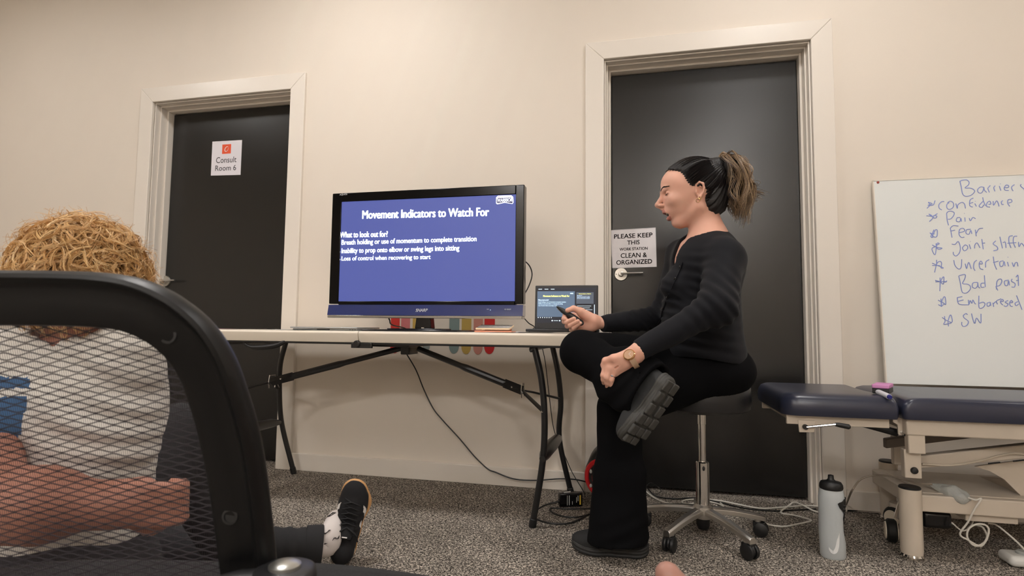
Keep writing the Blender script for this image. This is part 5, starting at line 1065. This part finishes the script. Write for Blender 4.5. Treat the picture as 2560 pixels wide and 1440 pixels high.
# ---- shoes
M_up = mat('charcoal shoe mesh', (40,41,42), .8, bump=(500,.4,.0008)); M_sole = mat('charcoal shoe sole', (60,59,56), .6, noise=(60,.15), bump=(120,.2,.001))
def shoe(name, O, s, n, L, par, m_up, m_so, treads=False, h=.0028):
    """O = heel point on the ground side; s = towards the toe; n = away from the foot (ground side)"""
    s = np.array(s,float); s /= np.linalg.norm(s); n = np.array(n,float); n -= s*(n@s); n /= np.linalg.norm(n); w = np.cross(n,s); B = np.array([s,w,-n]); O = np.array(O)
    k = L/.27
    def out2(P, g=0):
        X = P[:,:2]/k; a = np.array([(.036,0),(.10,.002),(.185,.004),(.222,-.004)]); r = [.036+g,.033+g,.047+g,.040+g]; d = None
        for i in range(3):
            ba = a[i+1]-a[i]; t = np.clip((X-a[i])@ba/(ba@ba),0,1); c = np.linalg.norm(X-a[i]-t[:,None]*ba,axis=1)-(r[i]+(r[i+1]-r[i])*t); d = c if d is None else su(d,c,.02)
        return d*k
    def rocker(P): X = P[:,0]/k; return .022*np.clip((X-.17)/.10,0,2)**2+.010*np.clip((.05-X)/.05,0,2)**2
    def sole(P):
        z = P[:,2]-rocker(P); th = .034-.008*np.clip(P[:,0]/k/.26,0,1)
        d2 = out2(P, .001)+.0013*np.sin(z*620); q1 = d2+.004; q2 = np.abs(z-th/2)-th/2+.004
        return np.sqrt(np.maximum(q1,0)**2+np.maximum(q2,0)**2)+np.minimum(np.maximum(q1,q2),0)-.004
    def upper(P):
        d = ell(P,(.195*k,.0,.036),(.072*k,.046,.034)); d = su(d, econe(P,(.055*k,0,.055),(.17*k,0,.040),.038,.038,(0,1,0),1.05), .02)
        d = su(d, cone(P,(.050*k,0,.05),(.045*k,0,.074 if treads else .088),.037,.034), .015)
        d = np.maximum(d, out2(P,.0)); d = np.maximum(d, -(P[:,2]-.022-rocker(P)))
        d += .0012*np.sin(P[:,0]*260)*((P[:,0]>.10*k)&(P[:,0]<.17*k)&(P[:,2]>.05)); return d
    lo, hi = (-.02,-.08,-.03), (L+.03,.08,.15)
    V, Q = sdf_mesh(upper, lo, hi, h); u = np_mesh(name, [(V@B+O,Q,0)], m_up, par)
    V, Q = sdf_mesh(sole, lo, hi, h); np_mesh('sole', [(V@B+O,Q,0)], m_so, u)
    if treads:
        F_ = lambda x, y, z: Vector(O+np.array((x*k,y,z))@B)
        rows = [(.018,-.016,.020,.014),(.018,.017,.020,.014),(.062,-.022,.019,.012),(.060,.022,.019,.012),(.108,-.024,.020,.012),(.104,.020,.020,.014),(.150,-.030,.018,.014),(.148,.030,.018,.014),(.149,0,.016,.012),(.192,-.028,.018,.014),(.190,.030,.018,.013),(.191,.001,.016,.012),(.228,-.018,.014,.014),(.228,.014,.014,.014)]
        for x, y, a, b in rows:
            zz = .022*max(0,(x-.17)/.10)**2+.010*max(0,(.05-x)/.05)**2; c = F_(x+.012,y,zz-.003)
            MB().obox(c, Vector(s)*a*k, Vector(w)*b, Vector(n)*.006).build('tread_block', m_so, u, bevel=.0035)
    return u
shoe('shoe', atz(1622,1398)+Vector((0,.020,0)), (-1,-.02,0), (0,0,-1), .262, prs, mat('black shoe mesh', (26,26,27), .8, bump=(500,.4,.0008)), mat('black shoe sole', (38,38,38), .6))
sn, sn2 = np.array((-.57,.02,-.82)), np.array((.62,-.66,-.43))
shoe('shoe', aL(1700,962,-.955)+np.array((-.012,.0,.012)), sn, sn2, .246, prs, M_up, M_sole, True)
lp = MB(); lp.tube([aL(1581,1004,-.905),aL(1584,1014,-.91),aL(1583,1022,-.91)], .0022, 6, flat=.5); lp.build('heel_loop', mat('grey loop', (150,150,150), .6), prs)

# ---- watch, rings, clicker
wc = Vector(aL(1573,887,-.947)); wn = Vector((-.28,-.82,.50)).normalized(); fdir = Vector(WL_-kn[1]).normalized(); wz = wn; wx = (fdir-wn*fdir.dot(wn)).normalized(); wy = wn.cross(wx)
t = thing('wristwatch', 'round rose-gold wristwatch with a beige strap on the left wrist', 'watch', wc)
rg_ = mat('rose gold', (214,168,120), .2, 1.)
MB().lathe([(.001,-.005),(.0165,-.005),(.0185,-.002),(.0185,.002),(.0165,.0042),(.015,.0042),(.015,.003),(.001,.003)], wc, wn, 36).build('case', rg_, t)
fa = MB().lathe([(.001,.003),(.0152,.003),(.0152,.0036),(.001,.0036)], wc, wn, 36).build('dial', mat('watch dial', (190,150,118), .3), t)
hn = MB(); hn.tube([wc+wn*.0042,wc+wn*.0042+wx*.008+wy*.003], .0005, 4); hn.tube([wc+wn*.0042,wc+wn*.0042-wy*.010+wx*.002], .0004, 4); hn.build('watch_hand', M_pap, fa)
sp_ = MB(); cw = Vector(WL_)+wx*.0; ctr = wc-wn*.028; V = []
for k in range(33):
    a = math.radians(32)+math.radians(296)*k/32; rr = .0295; c = ctr+wn*(rr*math.cos(a))+wy*(rr*math.sin(a))
    rn = (c-ctr).normalized()
    for u_, v_ in ((-1,0),(1,0),(1,1),(-1,1)): V.append(c+wx*.0085*u_+rn*.0022*v_)
sp_.add(V, [(i*4+k,i*4+(k+1)%4,(i+1)*4+(k+1)%4,(i+1)*4+k) for i in range(32) for k in range(4)]+[(3,2,1,0),(128,129,130,131)]); sp_.build('strap', mat('beige strap', (176,146,118), .6), t)
for nm, a, b, tt_ in (('engagement_ring',2,.45,'ring'),):
    c = Vector(kn[2]*.35+pp[2]*.65); ax = Vector(pp[2]-kn[2]).normalized(); u1 = ax.orthogonal().normalized(); u2 = ax.cross(u1)
    t = thing('finger_ring', 'silver ring with a clear stone on the left ring finger', 'ring', c)
    MB().tube([c+(u1*math.cos(q)+u2*math.sin(q))*.0102 for q in [2*PI*k/20 for k in range(21)]], .0011, 6).build('band', M_chrome, t)
    MB().ball(c+Vector((-.001,-.0115,.003)), (.0032,.0026,.0032), 6).build('stone', mat('clear stone', (235,238,245), .02, trans=.6), t)
ca_, cb_ = Vector(aL(1391,766,-.616)), Vector(aL(1460,813,-.616)); ax = (cb_-ca_).normalized()
t = thing('presentation_clicker', 'slim black presentation clicker held in the right hand', 'clicker', ca_.lerp(cb_,.5))
MB().tube([ca_,ca_.lerp(cb_,.06),ca_.lerp(cb_,.22),ca_.lerp(cb_,.6),ca_.lerp(cb_,.92),cb_], [.0015,.005,.0095,.0125,.0115,.006], 16, flat=.6, upv=(0,1,.3)).build('clicker_body', mat('dark grey clicker', (40,42,44), .4), t)
MB().tube([ca_.lerp(cb_,.02)-Vector((.0,0,.006)),ca_.lerp(cb_,.30)-Vector((0,0,.0105))], .0016, 6).build('clicker_trim', M_steel, t)

# ================================================================= MESH OFFICE CHAIR (foreground left)
M_frm = mat('black nylon frame', (10,10,11), .42, bump=(500,.08,.0003), spec=.3)
M_thr = mat('dark mesh thread', (40,34,40), .7)
R3 = Vector((RT.x,RT.y,0)).normalized(); F3 = Vector((fw.x,fw.y,0)).normalized(); Z3 = Vector((0,0,1))
CO = atd(90,745,.56)
def bk(px, py): return atd(px, py, .56+(py-745)*.00010)
half = [bk(*p) for p in ((90,745),(190,747),(270,752),(340,765),(412,798),(476,852),(520,920),(549,1000),(572,1080),(592,1180),(608,1300),(624,1440),(636,1560),(640,1640))]
half = spline(half, 4)
def mir(p): d = p-CO; return p-R3*(2*d.dot(R3))
lowc = [half[-1]+Vector((0,0,-.035))-R3*.03+F3*.01, half[-1]+Vector((0,0,-.055))-R3*.10+F3*.015]
right = half+lowc; path = [mir(p) for p in right[:0:-1]]+right
Cc_ = CO+Z3*-.22
chb = atz(700,1395,.40)
gc = CO+F3*.30; gc.z = 0
chair = thing('mesh_office_chair', 'black mesh-backed office chair in the left foreground, seen from behind', 'office chair', gc)
prof = [(-1,-.1),(-.97,.22),(-.80,.36),(-.1,.42),(.30,.46),(.44,.52),(.54,.80),(.68,.98),(.84,.92),(.96,.55),(1,0),(.9,-.5),(-.85,-.5)]
V = []; n = len(prof); N = len(path)
nb_ = ((path[N//2+8]-path[N//2-8]).cross(path[N//2+20]-CO)).normalized()
bn = -F3
for i, p in enumerate(path):
    tg = (path[min(i+1,N-1)]-path[max(i-1,0)]).normalized(); ou = tg.cross(bn).normalized()
    if ou.dot(p-Cc_) < 0: ou = -ou
    hw = .0275+.0035*min(1,abs((p-CO).dot(Z3))/.15)
    for u, v in prof: V.append(p+ou*(u*hw)+bn*(v*.020))
fm = MB().add(V, [(i*n+k,i*n+(k+1)%n,(i+1)*n+(k+1)%n,(i+1)*n+k) for i in range(N) for k in range(n)][:(N-1)*n]+[tuple(range(n))[::-1],tuple(range((N-1)*n,N*n))])
fm.add([V[k] for k in range(n)]+[V[(N-1)*n+k] for k in range(n)], [(k,(k+1)%n,n+(k+1)%n,n+k) for k in range(n)])
fo = fm.build('back_frame', M_frm, chair, smooth=50)
for px, py in ((434,838),(585,1285)):
    c = bk(px,py)+bn*.0085; MB().lathe([(.0085,.0),(.0085,.0012),(.006,.0014),(.0055,-.001),(.001,-.001)], c, bn, 20).build('screw_recess', M_black, fo)
    c = mir(c); MB().lathe([(.0085,.0),(.0085,.0012),(.006,.0014),(.0055,-.001),(.001,-.001)], c, bn, 20).build('screw_recess', M_black, fo)
# woven mesh: fine vertical threads and wavy pairs of thicker ones
pr_ = sorted([((p-CO).dot(Z3), (p-CO).dot(R3), (p-CO).dot(F3)) for p in right]); zz_ = [a[0] for a in pr_]; xx_ = [a[1] for a in pr_]; ff_ = [a[2] for a in pr_]
def half_w(z): return float(np.interp(z, zz_, xx_))-.016
def plane(x, z): return CO+R3*x+Z3*z+F3*(float(np.interp(z, zz_, ff_))+.003)
zt_, zb_ = -.012, zz_[0]+.015
mh = MB(); xs = np.arange(-.232,.233,.0023); zsamp = np.linspace(zb_, zt_, 26)
for x in xs:
    ok = [z for z in zsamp if half_w(z) > abs(x)]
    if len(ok) > 1:
        pts = [plane(x, z) for z in (ok[0], (ok[0]+ok[-1])/2, ok[-1])]; mh.tube(pts, .00032, 4, caps=False)
o = mh.build('fine_threads', M_thr, chair, smooth=0); o['kind'] = 'stuff'
mh = MB(); k = 0; z = zb_
while z < zt_:
    w_ = half_w(z); nn = max(6, int(2*w_/.0026)); sg = 1 if k % 2 else -1; pts = []
    for i in range(nn+1):
        x = -w_+2*w_*i/nn; pts.append(plane(x, z+sg*.0015*math.sin(x*2*PI/.027+z*60)+.010*x+.0006*math.sin(x*31+z*90))-F3*.0008)
    mh.tube(pts, .00062, 4, caps=False); z += .0043; k += 1
o = mh.build('wavy_threads', M_thr, chair, smooth=0); o['kind'] = 'stuff'
# seat
SZ = .402
sil = [atz(px,py,SZ) for px,py in ((560,1392),(660,1390),(760,1393),(850,1399),(950,1411),(1050,1426),(1125,1442))]
near = [sil[-1]+R3*.012-F3*.06, sil[-1]-R3*.02-F3*.15, sil[-1]-R3*.10-F3*.20, atz(560,1392,SZ)-F3*.27, atz(560,1392,SZ)-F3*.26-R3*.24, atz(560,1392,SZ)-F3*.15-R3*.33, atz(560,1392,SZ)-F3*.02-R3*.28]
ol = spline([Vector((p.x,p.y,SZ)) for p in sil+near], 4, closed=True); cS = sum(ol, Vector())/len(ol); s_ = MB(); n = len(ol); V = []
for ins, z in ((.03,SZ-.07),(.0,SZ-.055),(-.004,SZ-.03),(.0,SZ-.012),(.014,SZ-.002),(.05,SZ+.0),(.12,SZ-.003)):
    for p in ol: d = (cS-p); V.append((p+d.normalized()*ins).to_tuple()[:2]+(z,))
s_.add(V, [(i*n+k,i*n+(k+1)%n,(i+1)*n+(k+1)%n,(i+1)*n+k) for i in range(6) for k in range(n)]+[tuple(range(n))[::-1],tuple(range(6*n,7*n))])
s_.build('seat', mat('charcoal seat fabric', (40,40,41), .95, bump=(350,.4,.001), noise=(300,.25)), chair, smooth=60)
kb_ = atd(712,1418,.60)
b = MB(); b.lathe([(.001,-.030),(.030,-.028),(.033,-.010),(.031,-.002),(.027,.0),(.001,.0)], kb_, Z3, 32); b.tube([kb_-Z3*.012, kb_-Z3*.012-R3*.045-F3*.005, kb_-Z3*.025-R3*.09], [.012,.011,.010], 12); b.build('armrest_bracket', mat('grey-black nylon', (36,36,38), .4), chair, smooth=50)
MB().lathe([(.001,.004),(.012,.0035),(.0165,.001),(.0165,-.002),(.001,-.002)], kb_+Z3*.002-R3*.0, Z3, 32).build('bracket_cap', mat('satin silver cap', (190,190,184), .28, .9), chair, smooth=50)
cb = Vector((cS.x,cS.y,0)); MB().lathe([(.001,.09),(.028,.09),(.028,.22),(.014,.222),(.014,SZ-.07),(.001,SZ-.07)], cb, Z3, 20).build('gas_column', M_black, chair)
b = MB(); b.tube([cb+Z3*(SZ-.085), cb+Z3*(SZ-.085)-F3*.16, path[0].lerp(path[-1],.5)+F3*.02-Z3*.05, path[0].lerp(path[-1],.5)], [.018,.018,.016,.020], 10); b.build('back_support', M_frm, chair)
for k in range(5):
    a = math.radians(20+72*k); d = Vector((math.cos(a),math.sin(a),0)); b = MB().tube([cb+Z3*.11, cb+d*.15+Z3*.095, cb+d*.29+Z3*.066], [.026,.020,.014], 8); b = b.build('base_spoke', M_black, chair)
    MB().lathe([(.001,-.020),(.022,-.020),(.0265,-.012),(.0265,.012),(.022,.020),(.001,.020)], cb+d*.29+Z3*.0268, Vector((-d.y,d.x,0)), 18).build('castor', M_black, b)

# ================================================================= MAN ON THE FLOOR, SEEN FROM BEHIND
man = thing('person', 'curly blond person in a white T-shirt sitting on the floor, seen from behind', 'person', (-1.12,-1.78,0))
M_skr = mat('skin ruddy', (176,122,102), .55, noise=(14,.06), sub=.05)
M_tee = mat('white cotton', (226,222,214), .85, bump=(600,.2,.0005)); M_den = mat('charcoal trousers', (38,38,40), .9, bump=(500,.3,.0006))
aD = lambda px, py, d: np.array(atd(px,py,d))
HC = aD(205,708,1.07); nbm = aD(200,850,1.09); sR, sL_ = aD(312,895,1.07), aD(-60,905,1.05)
eR, hR_ = aD(330,1080,1.20), aD(400,1150,1.42)
eL, wL2 = aD(-20,1262,.90), aD(285,1262,.94); fc = aD(392,1262,.965)
pv = aD(150,1390,1.10); pv[2] = max(pv[2], .14); kU = aD(447,1095,1.40); fU = np.array((kU[0]+.06,kU[1]+.17,.05))
hipA = np.array((-1.18,-1.72,.13)); kA = np.array((-1.345,-1.32,.115)); ankA = np.array(at(803,1362,-1.075)); ankB = np.array(at(838,1318,-1.040))
def skinm(P):
    d = ell(P-0*HC, HC+np.array((0,0,.0)), (.070,.084,.088)); d = su(d, cone(P,HC+np.array((0,.02,-.07)),nbm,.056,.058), .03)
    d = su(d, econe(P,nbm-np.array((0,0,.10)),pv,.095,.10,R3,1.35), .04)
    for a,b,r1,r2 in ((sR,eR,.042,.036),(eR,hR_,.036,.025),(sL_,eL,.045,.050),(eL,aD(110,1262,.91),.062,.058),(aD(110,1262,.91),wL2,.056,.032),(hipA,kA,.06,.045),(kA,ankA,.045,.034),(ankA,ankA*.7+ankB*.3,.024,.020),(pv,kU,.055,.045),(kU,fU,.045,.03)): d = su(d, cone(P,a,b,r1,r2), .02)
    # fist: back of the hand, four folded fingers, thumb
    d = su(d, econe(P,wL2,aD(350,1255,.955),.030,.034,Z3,1.25), .02)
    R_ = np.array(R3); f = None
    for k in range(4):
        z0 = aD(398,1222+27*k,.955); a = aD(362,1220+27*k,.945); b = z0+R_*.026+np.array((0,.010,0)); c = z0+R_*.024+np.array(F3)*.030; e = z0+R_*.0+np.array(F3)*.034
        q = chain(P,[a,z0+R_*.012,b,c,e],[.013,.0115,.0105,.0100,.0090],.003); f = q if f is None else su(f,q,.0015)
    d = su(d, f, .006); d = su(d, chain(P,[aD(340,1300,.965),aD(375,1322,.975),aD(405,1312,.99)],[.016,.013,.011],.005), .008)
    return d
V, Q = sdf_mesh(skinm, (-1.75,-2.12,.0), (-.68,-.95,1.02), .0075)
np_mesh('body', [(V,Q,0)], M_skr, man)
def tee(P):
    d = econe(P,nbm-np.array((0,0,.13)),pv+np.array((0,0,.04)),.118,.118,R3,1.28)
    d = su(d, cone(P,sR,nbm-np.array((0,0,.03)),.060,.068), .04); d = su(d, cone(P,sL_,nbm-np.array((0,0,.03)),.062,.068), .04)
    sl = cone(P,sR,sR*.45+eR*.55,.060,.066); sl = su(sl, cone(P,sL_,sL_*.5+eL*.5,.062,.072), .01); d = su(d, sl, .025)
    d += .006*nz3(P,18,3)+.003*nz3(P,45,8)+folds(P,aD(330,1150,1.0),(.3,0,.95),.12,.006,.04)+folds(P,aD(200,950,1.0),(.6,0,.8),.15,.004,.05)
    d = ss(d, cone(P,HC,nbm+np.array((0,0,.010)),.06,.072), .004)
    return np.maximum(d, .115+.010*nz3(P,12,4)-P[:,2])
V, Q = sdf_mesh(tee, (-1.62,-2.10,.08), (-.82,-1.40,.90), .0065)
cam_ = np.array(CAM); Cn = V[Q].mean(1)-cam_; pz = Cn@np.array(fw); pxx = 1280+FPX*(Cn@np.array(RT))/pz; pyy = 720-FPX*(Cn@np.array(UP))/pz
mi = np.zeros(len(Q), int); edge = 78-(pyy-945)*.20; mi[(pyy > 942-pxx*-.05) & (pyy < 1135) & (pxx < edge) & (pxx > -170)] = 1
mi[(((pxx-28)/46)**2+((pyy-982)/12)**2 < 1)] = 0; mi[(((pxx+70)/30)**2+((pyy-1010)/40)**2 < 1)] = 0
np_mesh('t_shirt', [(V,Q,mi)], [M_tee, mat('blue shirt print', (58,98,138), .8)], man)
cln = MB()
def trs(P):
    d = ell(P,pv+np.array((0,0,-.02)),(.19,.15,.12)); d = su(d, cone(P,pv,kU,.095,.082), .04); d = su(d, cone(P,kU,fU+np.array((0,0,.05)),.080,.062), .03)
    d = su(d, cone(P,hipA,kA,.095,.075), .04); d = su(d, cone(P,kA,ankA,.072,.052), .02)
    ax_ = (ankA-kA)/np.linalg.norm(ankA-kA)
    d += .004*nz3(P,22,5)+folds(P,ankA-ax_*.08,tuple(ax_),.10,.004,.04)
    cap = (P-ankA)@ax_; nearA = np.linalg.norm(P-ankA,axis=1) < .14
    d = np.where(nearA, np.maximum(d, cap), d)
    return np.maximum(d, .004-P[:,2])
V, Q = sdf_mesh(trs, (-1.62,-2.05,-.01), (-.84,-.96,.66), .0075); np_mesh('trousers', [(V,Q,0)], M_den, man)
ax_ = Vector(ankA-kA).normalized(); c = Vector(ankA); u1 = ax_.cross(Z3).normalized(); u2 = ax_.cross(u1)
b = MB(); V = []
for h_, r_ in ((-.046,.054),(-.046,.0565),(-.002,.0575),(.003,.056),(.003,.050),(-.02,.048)):
    for k in range(28): a = 2*PI*k/28; V.append(c+ax_*h_+(u1*math.cos(a)+u2*math.sin(a))*(r_+.0015*math.sin(3*a)))
b.add(V, [(i*28+k,i*28+(k+1)%28,(i+1)*28+(k+1)%28,(i+1)*28+k) for i in range(5) for k in range(28)]); b.build('trouser_cuff', M_den, man, smooth=50)
# sock with small black motifs
so = MB(); pth = spline([Vector(ankA)-ax_*.02, Vector(ankA)+ax_*.02, Vector(at(824,1338,-1.058)), Vector(at(838,1316,-1.015)), Vector(at(846,1300,-.975))], 5)
so.tube(pth, [.0365+.0012*math.sin(i*.9) for i in range(len(pth))], 24); sk = so.build('sock', mat('white sock', (222,214,210), .85, bump=(500,.3,.0006)), man, smooth=60)
mo = MB(); rs2 = np.random.RandomState(11)
for k in range(16):
    i = rs2.randint(4,len(pth)-4); a0 = rs2.uniform(2.6,5.6); tg = (pth[i+1]-pth[i]).normalized(); q1 = tg.cross(Z3).normalized(); q2 = tg.cross(q1); pts = []
    for j in range(6): a = a0+.13*j; pts.append(pth[i]+tg*(.004*math.sin(j*1.4+k)+.0015*j)+(q1*math.cos(a)+q2*math.sin(a))*.0380)
    mo.tube(pts, [.0008,.0024,.0036,.0020,.0030,.0008], 4, flat=.5)
mo.build('sock_motif', mat('black sock print', (34,28,30), .8), sk)
# sneaker: heel on the carpet, toe up
sO = atz(852,1399)+Vector((.0,.016,.004)); ss_, sn_ = (.155,.06,.98), (-.36,.92,-.05)
M_sue = mat('black suede', (22,21,24), .85, bump=(500,.3,.0006)); M_gum = mat('gum rubber', (206,158,106), .6)
u = shoe('sneaker', sO, ss_, sn_, .262, man, M_sue, M_gum, h=.0026)
Bs = np.array(ss_); Bs = Bs/np.linalg.norm(Bs); Bn = np.array(sn_); Bn = Bn-Bs*(Bn@Bs); Bn /= np.linalg.norm(Bn); Bw = np.cross(Bn,Bs)
me = u.data; co = np.zeros(len(me.vertices)*3); me.vertices.foreach_get('co', co); co = co.reshape(-1,3); qv = np.zeros(len(me.polygons)*4, int); me.polygons.foreach_get('vertices', qv); fcn = co[qv.reshape(-1,4)].mean(1)-np.array(sO)
lx, lw, lz = fcn@Bs, fcn@Bw, -(fcn@Bn); me.materials.append(mat('white leather stripe', (228,224,220), .5))
t1 = lx-.075-(lz-.02)*1.1; t2 = lx-.012-(lz-.02)*.6
mm = (np.abs(lw) > .022) & (lz < .062) & (((t1 > .045) & (t1 < .066)) | ((t1 > .0) & (t1 < .020)) | ((t2 > 0) & (t2 < .018)))
me.polygons.foreach_set('material_index', mm.astype(np.int32)); me.update()
SF = lambda x, w, z: Vector(np.array(sO)+Bs*x+Bw*w-Bn*z)
lc_ = MB()
for i in range(5):
    x = .130+.015*i; h0 = .088-.0035*i; pts = [SF(x-.004,-.026,h0-.008),SF(x+.002,-.012,h0+.003),SF(x+.006,0,h0+.006),SF(x+.002,.012,h0+.003),SF(x-.004,.026,h0-.008)]
    lc_.tube(spline(pts,3), .0030, 6, flat=.6)
    lc_.tube(spline([SF(x+.012,-.024,h0-.010),SF(x+.004,0,h0+.003),SF(x-.006,.024,h0-.006)],3), .0026, 6, flat=.6)
lc_.tube(spline([SF(0.125,.0,0.096),SF(0.110,-.022,0.106),SF(0.095,-.030,0.098),SF(0.105,-.012,0.098),SF(0.125,.0,0.096)],5), .0024, 6); lc_.tube(spline([SF(0.125,.0,0.096),SF(0.115,.022,0.104),SF(0.099,.034,0.092),SF(0.107,.016,0.096),SF(0.125,.0,0.096)],5), .0024, 6)
lc_.tube(spline([SF(0.125,.0,0.096),SF(0.105,.030,0.090),SF(0.080,.040,0.080)],5), .0022, 6); lc_.tube(spline([SF(0.125,0,0.096),SF(0.103,-.026,0.088),SF(0.085,-.040,0.076)],5), .0022, 6)
lc_.build('laces', mat('black laces', (30,30,32), .8), u)
tg_ = MB(); tg_.tube([SF(0.135,0,.078),SF(0.110,0,.098),SF(0.093,0,.106)], [.020,.023,.019], 14, flat=.25, upv=tuple(-Bn)); tg_.build('tongue', M_sue, u)
MB().tube([SF(0.099,-.008,.110),SF(0.099,.008,.110)], .0032, 8, flat=.5).build('tongue_badge', mat('white leather stripe', (1,1,1)), u)
# right foot under the raised knee
shoe('sneaker', Vector((fU[0]-.03,fU[1]-.07,0)), (.25,1,0), (0,0,-1), .262, man, M_sue, M_gum, h=.004)

# hair
hs = sdf_mesh(lambda P: ell(P,HC+np.array((0,0,.012)),(.086,.094,.097))+.006*nz3(P,40,4), HC-.15, HC+.15, .005)
np_mesh('hair', [(hs[0],hs[1],0)], mat('dark blond under hair', (128,92,54), .85, noise=(60,.3)), man)
rs3 = np.random.RandomState(5); ch_ = MB(); Hc = Vector(HC)+Vector((0,0,.008))
for i in range(1250):
    d = Vector(rs3.normal(size=3)); d.normalize()
    if d.z < -.62: continue
    a = Hc+Vector((d.x*.094,d.y*.102,d.z*.106)); tn = Vector(rs3.normal(size=3)); tn = (tn-d*tn.dot(d)).normalized(); tn = (tn+Vector((0,0,-.7))).normalized(); tn = (tn-d*tn.dot(d)).normalized(); bt_ = d.cross(tn)
    Lc = rs3.uniform(.05,.095); R_ = rs3.uniform(.007,.016); tu = rs3.uniform(1.0,2.1); ph = rs3.uniform(0,6.28); hnd = rs3.choice([-1,1]); lift = rs3.uniform(-.002,.018)
    for q in range(6):
        dv = rs3.normal(size=3)*.0013; w0 = rs3.choice([.0004,.0007,.0010]); pts = []
        for k in range(17):
            t_ = k/16; an = ph+hnd*6.28*tu*t_+q*.06; rr = R_*(.35+.65*min(1,t_*2.5)); dd = (d+tn*(t_-.3)*.75).normalized()
            pts.append(Hc+Vector((dd.x*(.091+lift),dd.y*(.098+lift),dd.z*(.102+lift)))+bt_*(math.cos(an)*rr)+tn*(math.sin(an)*rr*.8+(t_-.5)*Lc*.25)+d*(.35*rr*math.sin(an))+Vector(dv))
        ch_.tube(pts, [w0*(1-.6*t/16) for t in range(17)], 3, flat=.7)
for i in range(700):                                     # frizz
    d = Vector(rs3.normal(size=3)); d.normalize()
    if d.z < -.5: continue
    a = Hc+Vector((d.x*.108,d.y*.116,d.z*.120)); tn = d.orthogonal().normalized(); tn.rotate(Matrix.Rotation(rs3.uniform(0,6.28),3,d)); pts = [a+tn*(.012*k)+d*(.004*math.sin(k*1.3+i)+.002*k) for k in range(5)]
    ch_.tube(spline(pts,2), .00028, 3)
o = ch_.build('curls', mat('blond curls', (210,160,90), .5, var=[(160,116,70),(222,176,112),(238,200,140),(186,140,90),(246,218,168),(210,160,100)]), man, smooth=60); o['kind'] = 'stuff'
# loose dark strands beside the handle, another head's flyaways

# ================================================================= BARE FOOT at the bottom edge
to = Vector(atd(1669,1436,.74)); bf = thing('person', 'bare toe of an onlooker poking in at the bottom edge of the picture', 'person', (to.x+.1,to.y-.2,0))
T = np.array(to); ux2 = np.array((.62,-.10,-.78)); ux2 /= np.linalg.norm(ux2)
def footf(P):
    d = chain(P,[T,T+ux2*.030,T+ux2*.075],[.0165,.0190,.026],.01); wv = np.array((.55,-.65,.50)); wv /= np.linalg.norm(wv)
    for k in range(1,5): a = T+wv*(.0*k)+np.array((.012,-.018,-.014))*k*1.15; d = su(d, chain(P,[a+np.array((0,0,-.008*k)),a+ux2*.03,a+ux2*.07],[.0095,.0105,.014],.006), .0015 if k > 1 else .003)
    hl_ = T+ux2*.21+np.array((.0,-.03,-.02)); d = su(d, econe(P,T+ux2*.07+np.array((.02,-.03,-.02)),hl_,.030,.034,(.3,-.7,-.5),1.4), .03)
    kn_ = hl_+np.array((.30,-.15,.04)); d = su(d, cone(P,hl_,kn_,.036,.055), .03); d = su(d, cone(P,kn_,(.30,-3.0,.10),.058,.085), .03)
    return d
V, Q = sdf_mesh(footf, (T[0]-.06,-3.12,.0), (T[0]+.62,T[1]+.06,T[2]+.05), .005)
np_mesh('leg', [(V,Q,0)], mat('skin pink', (164,120,106), .45, sub=.05, bump=(300,.1,.0004)), bf)
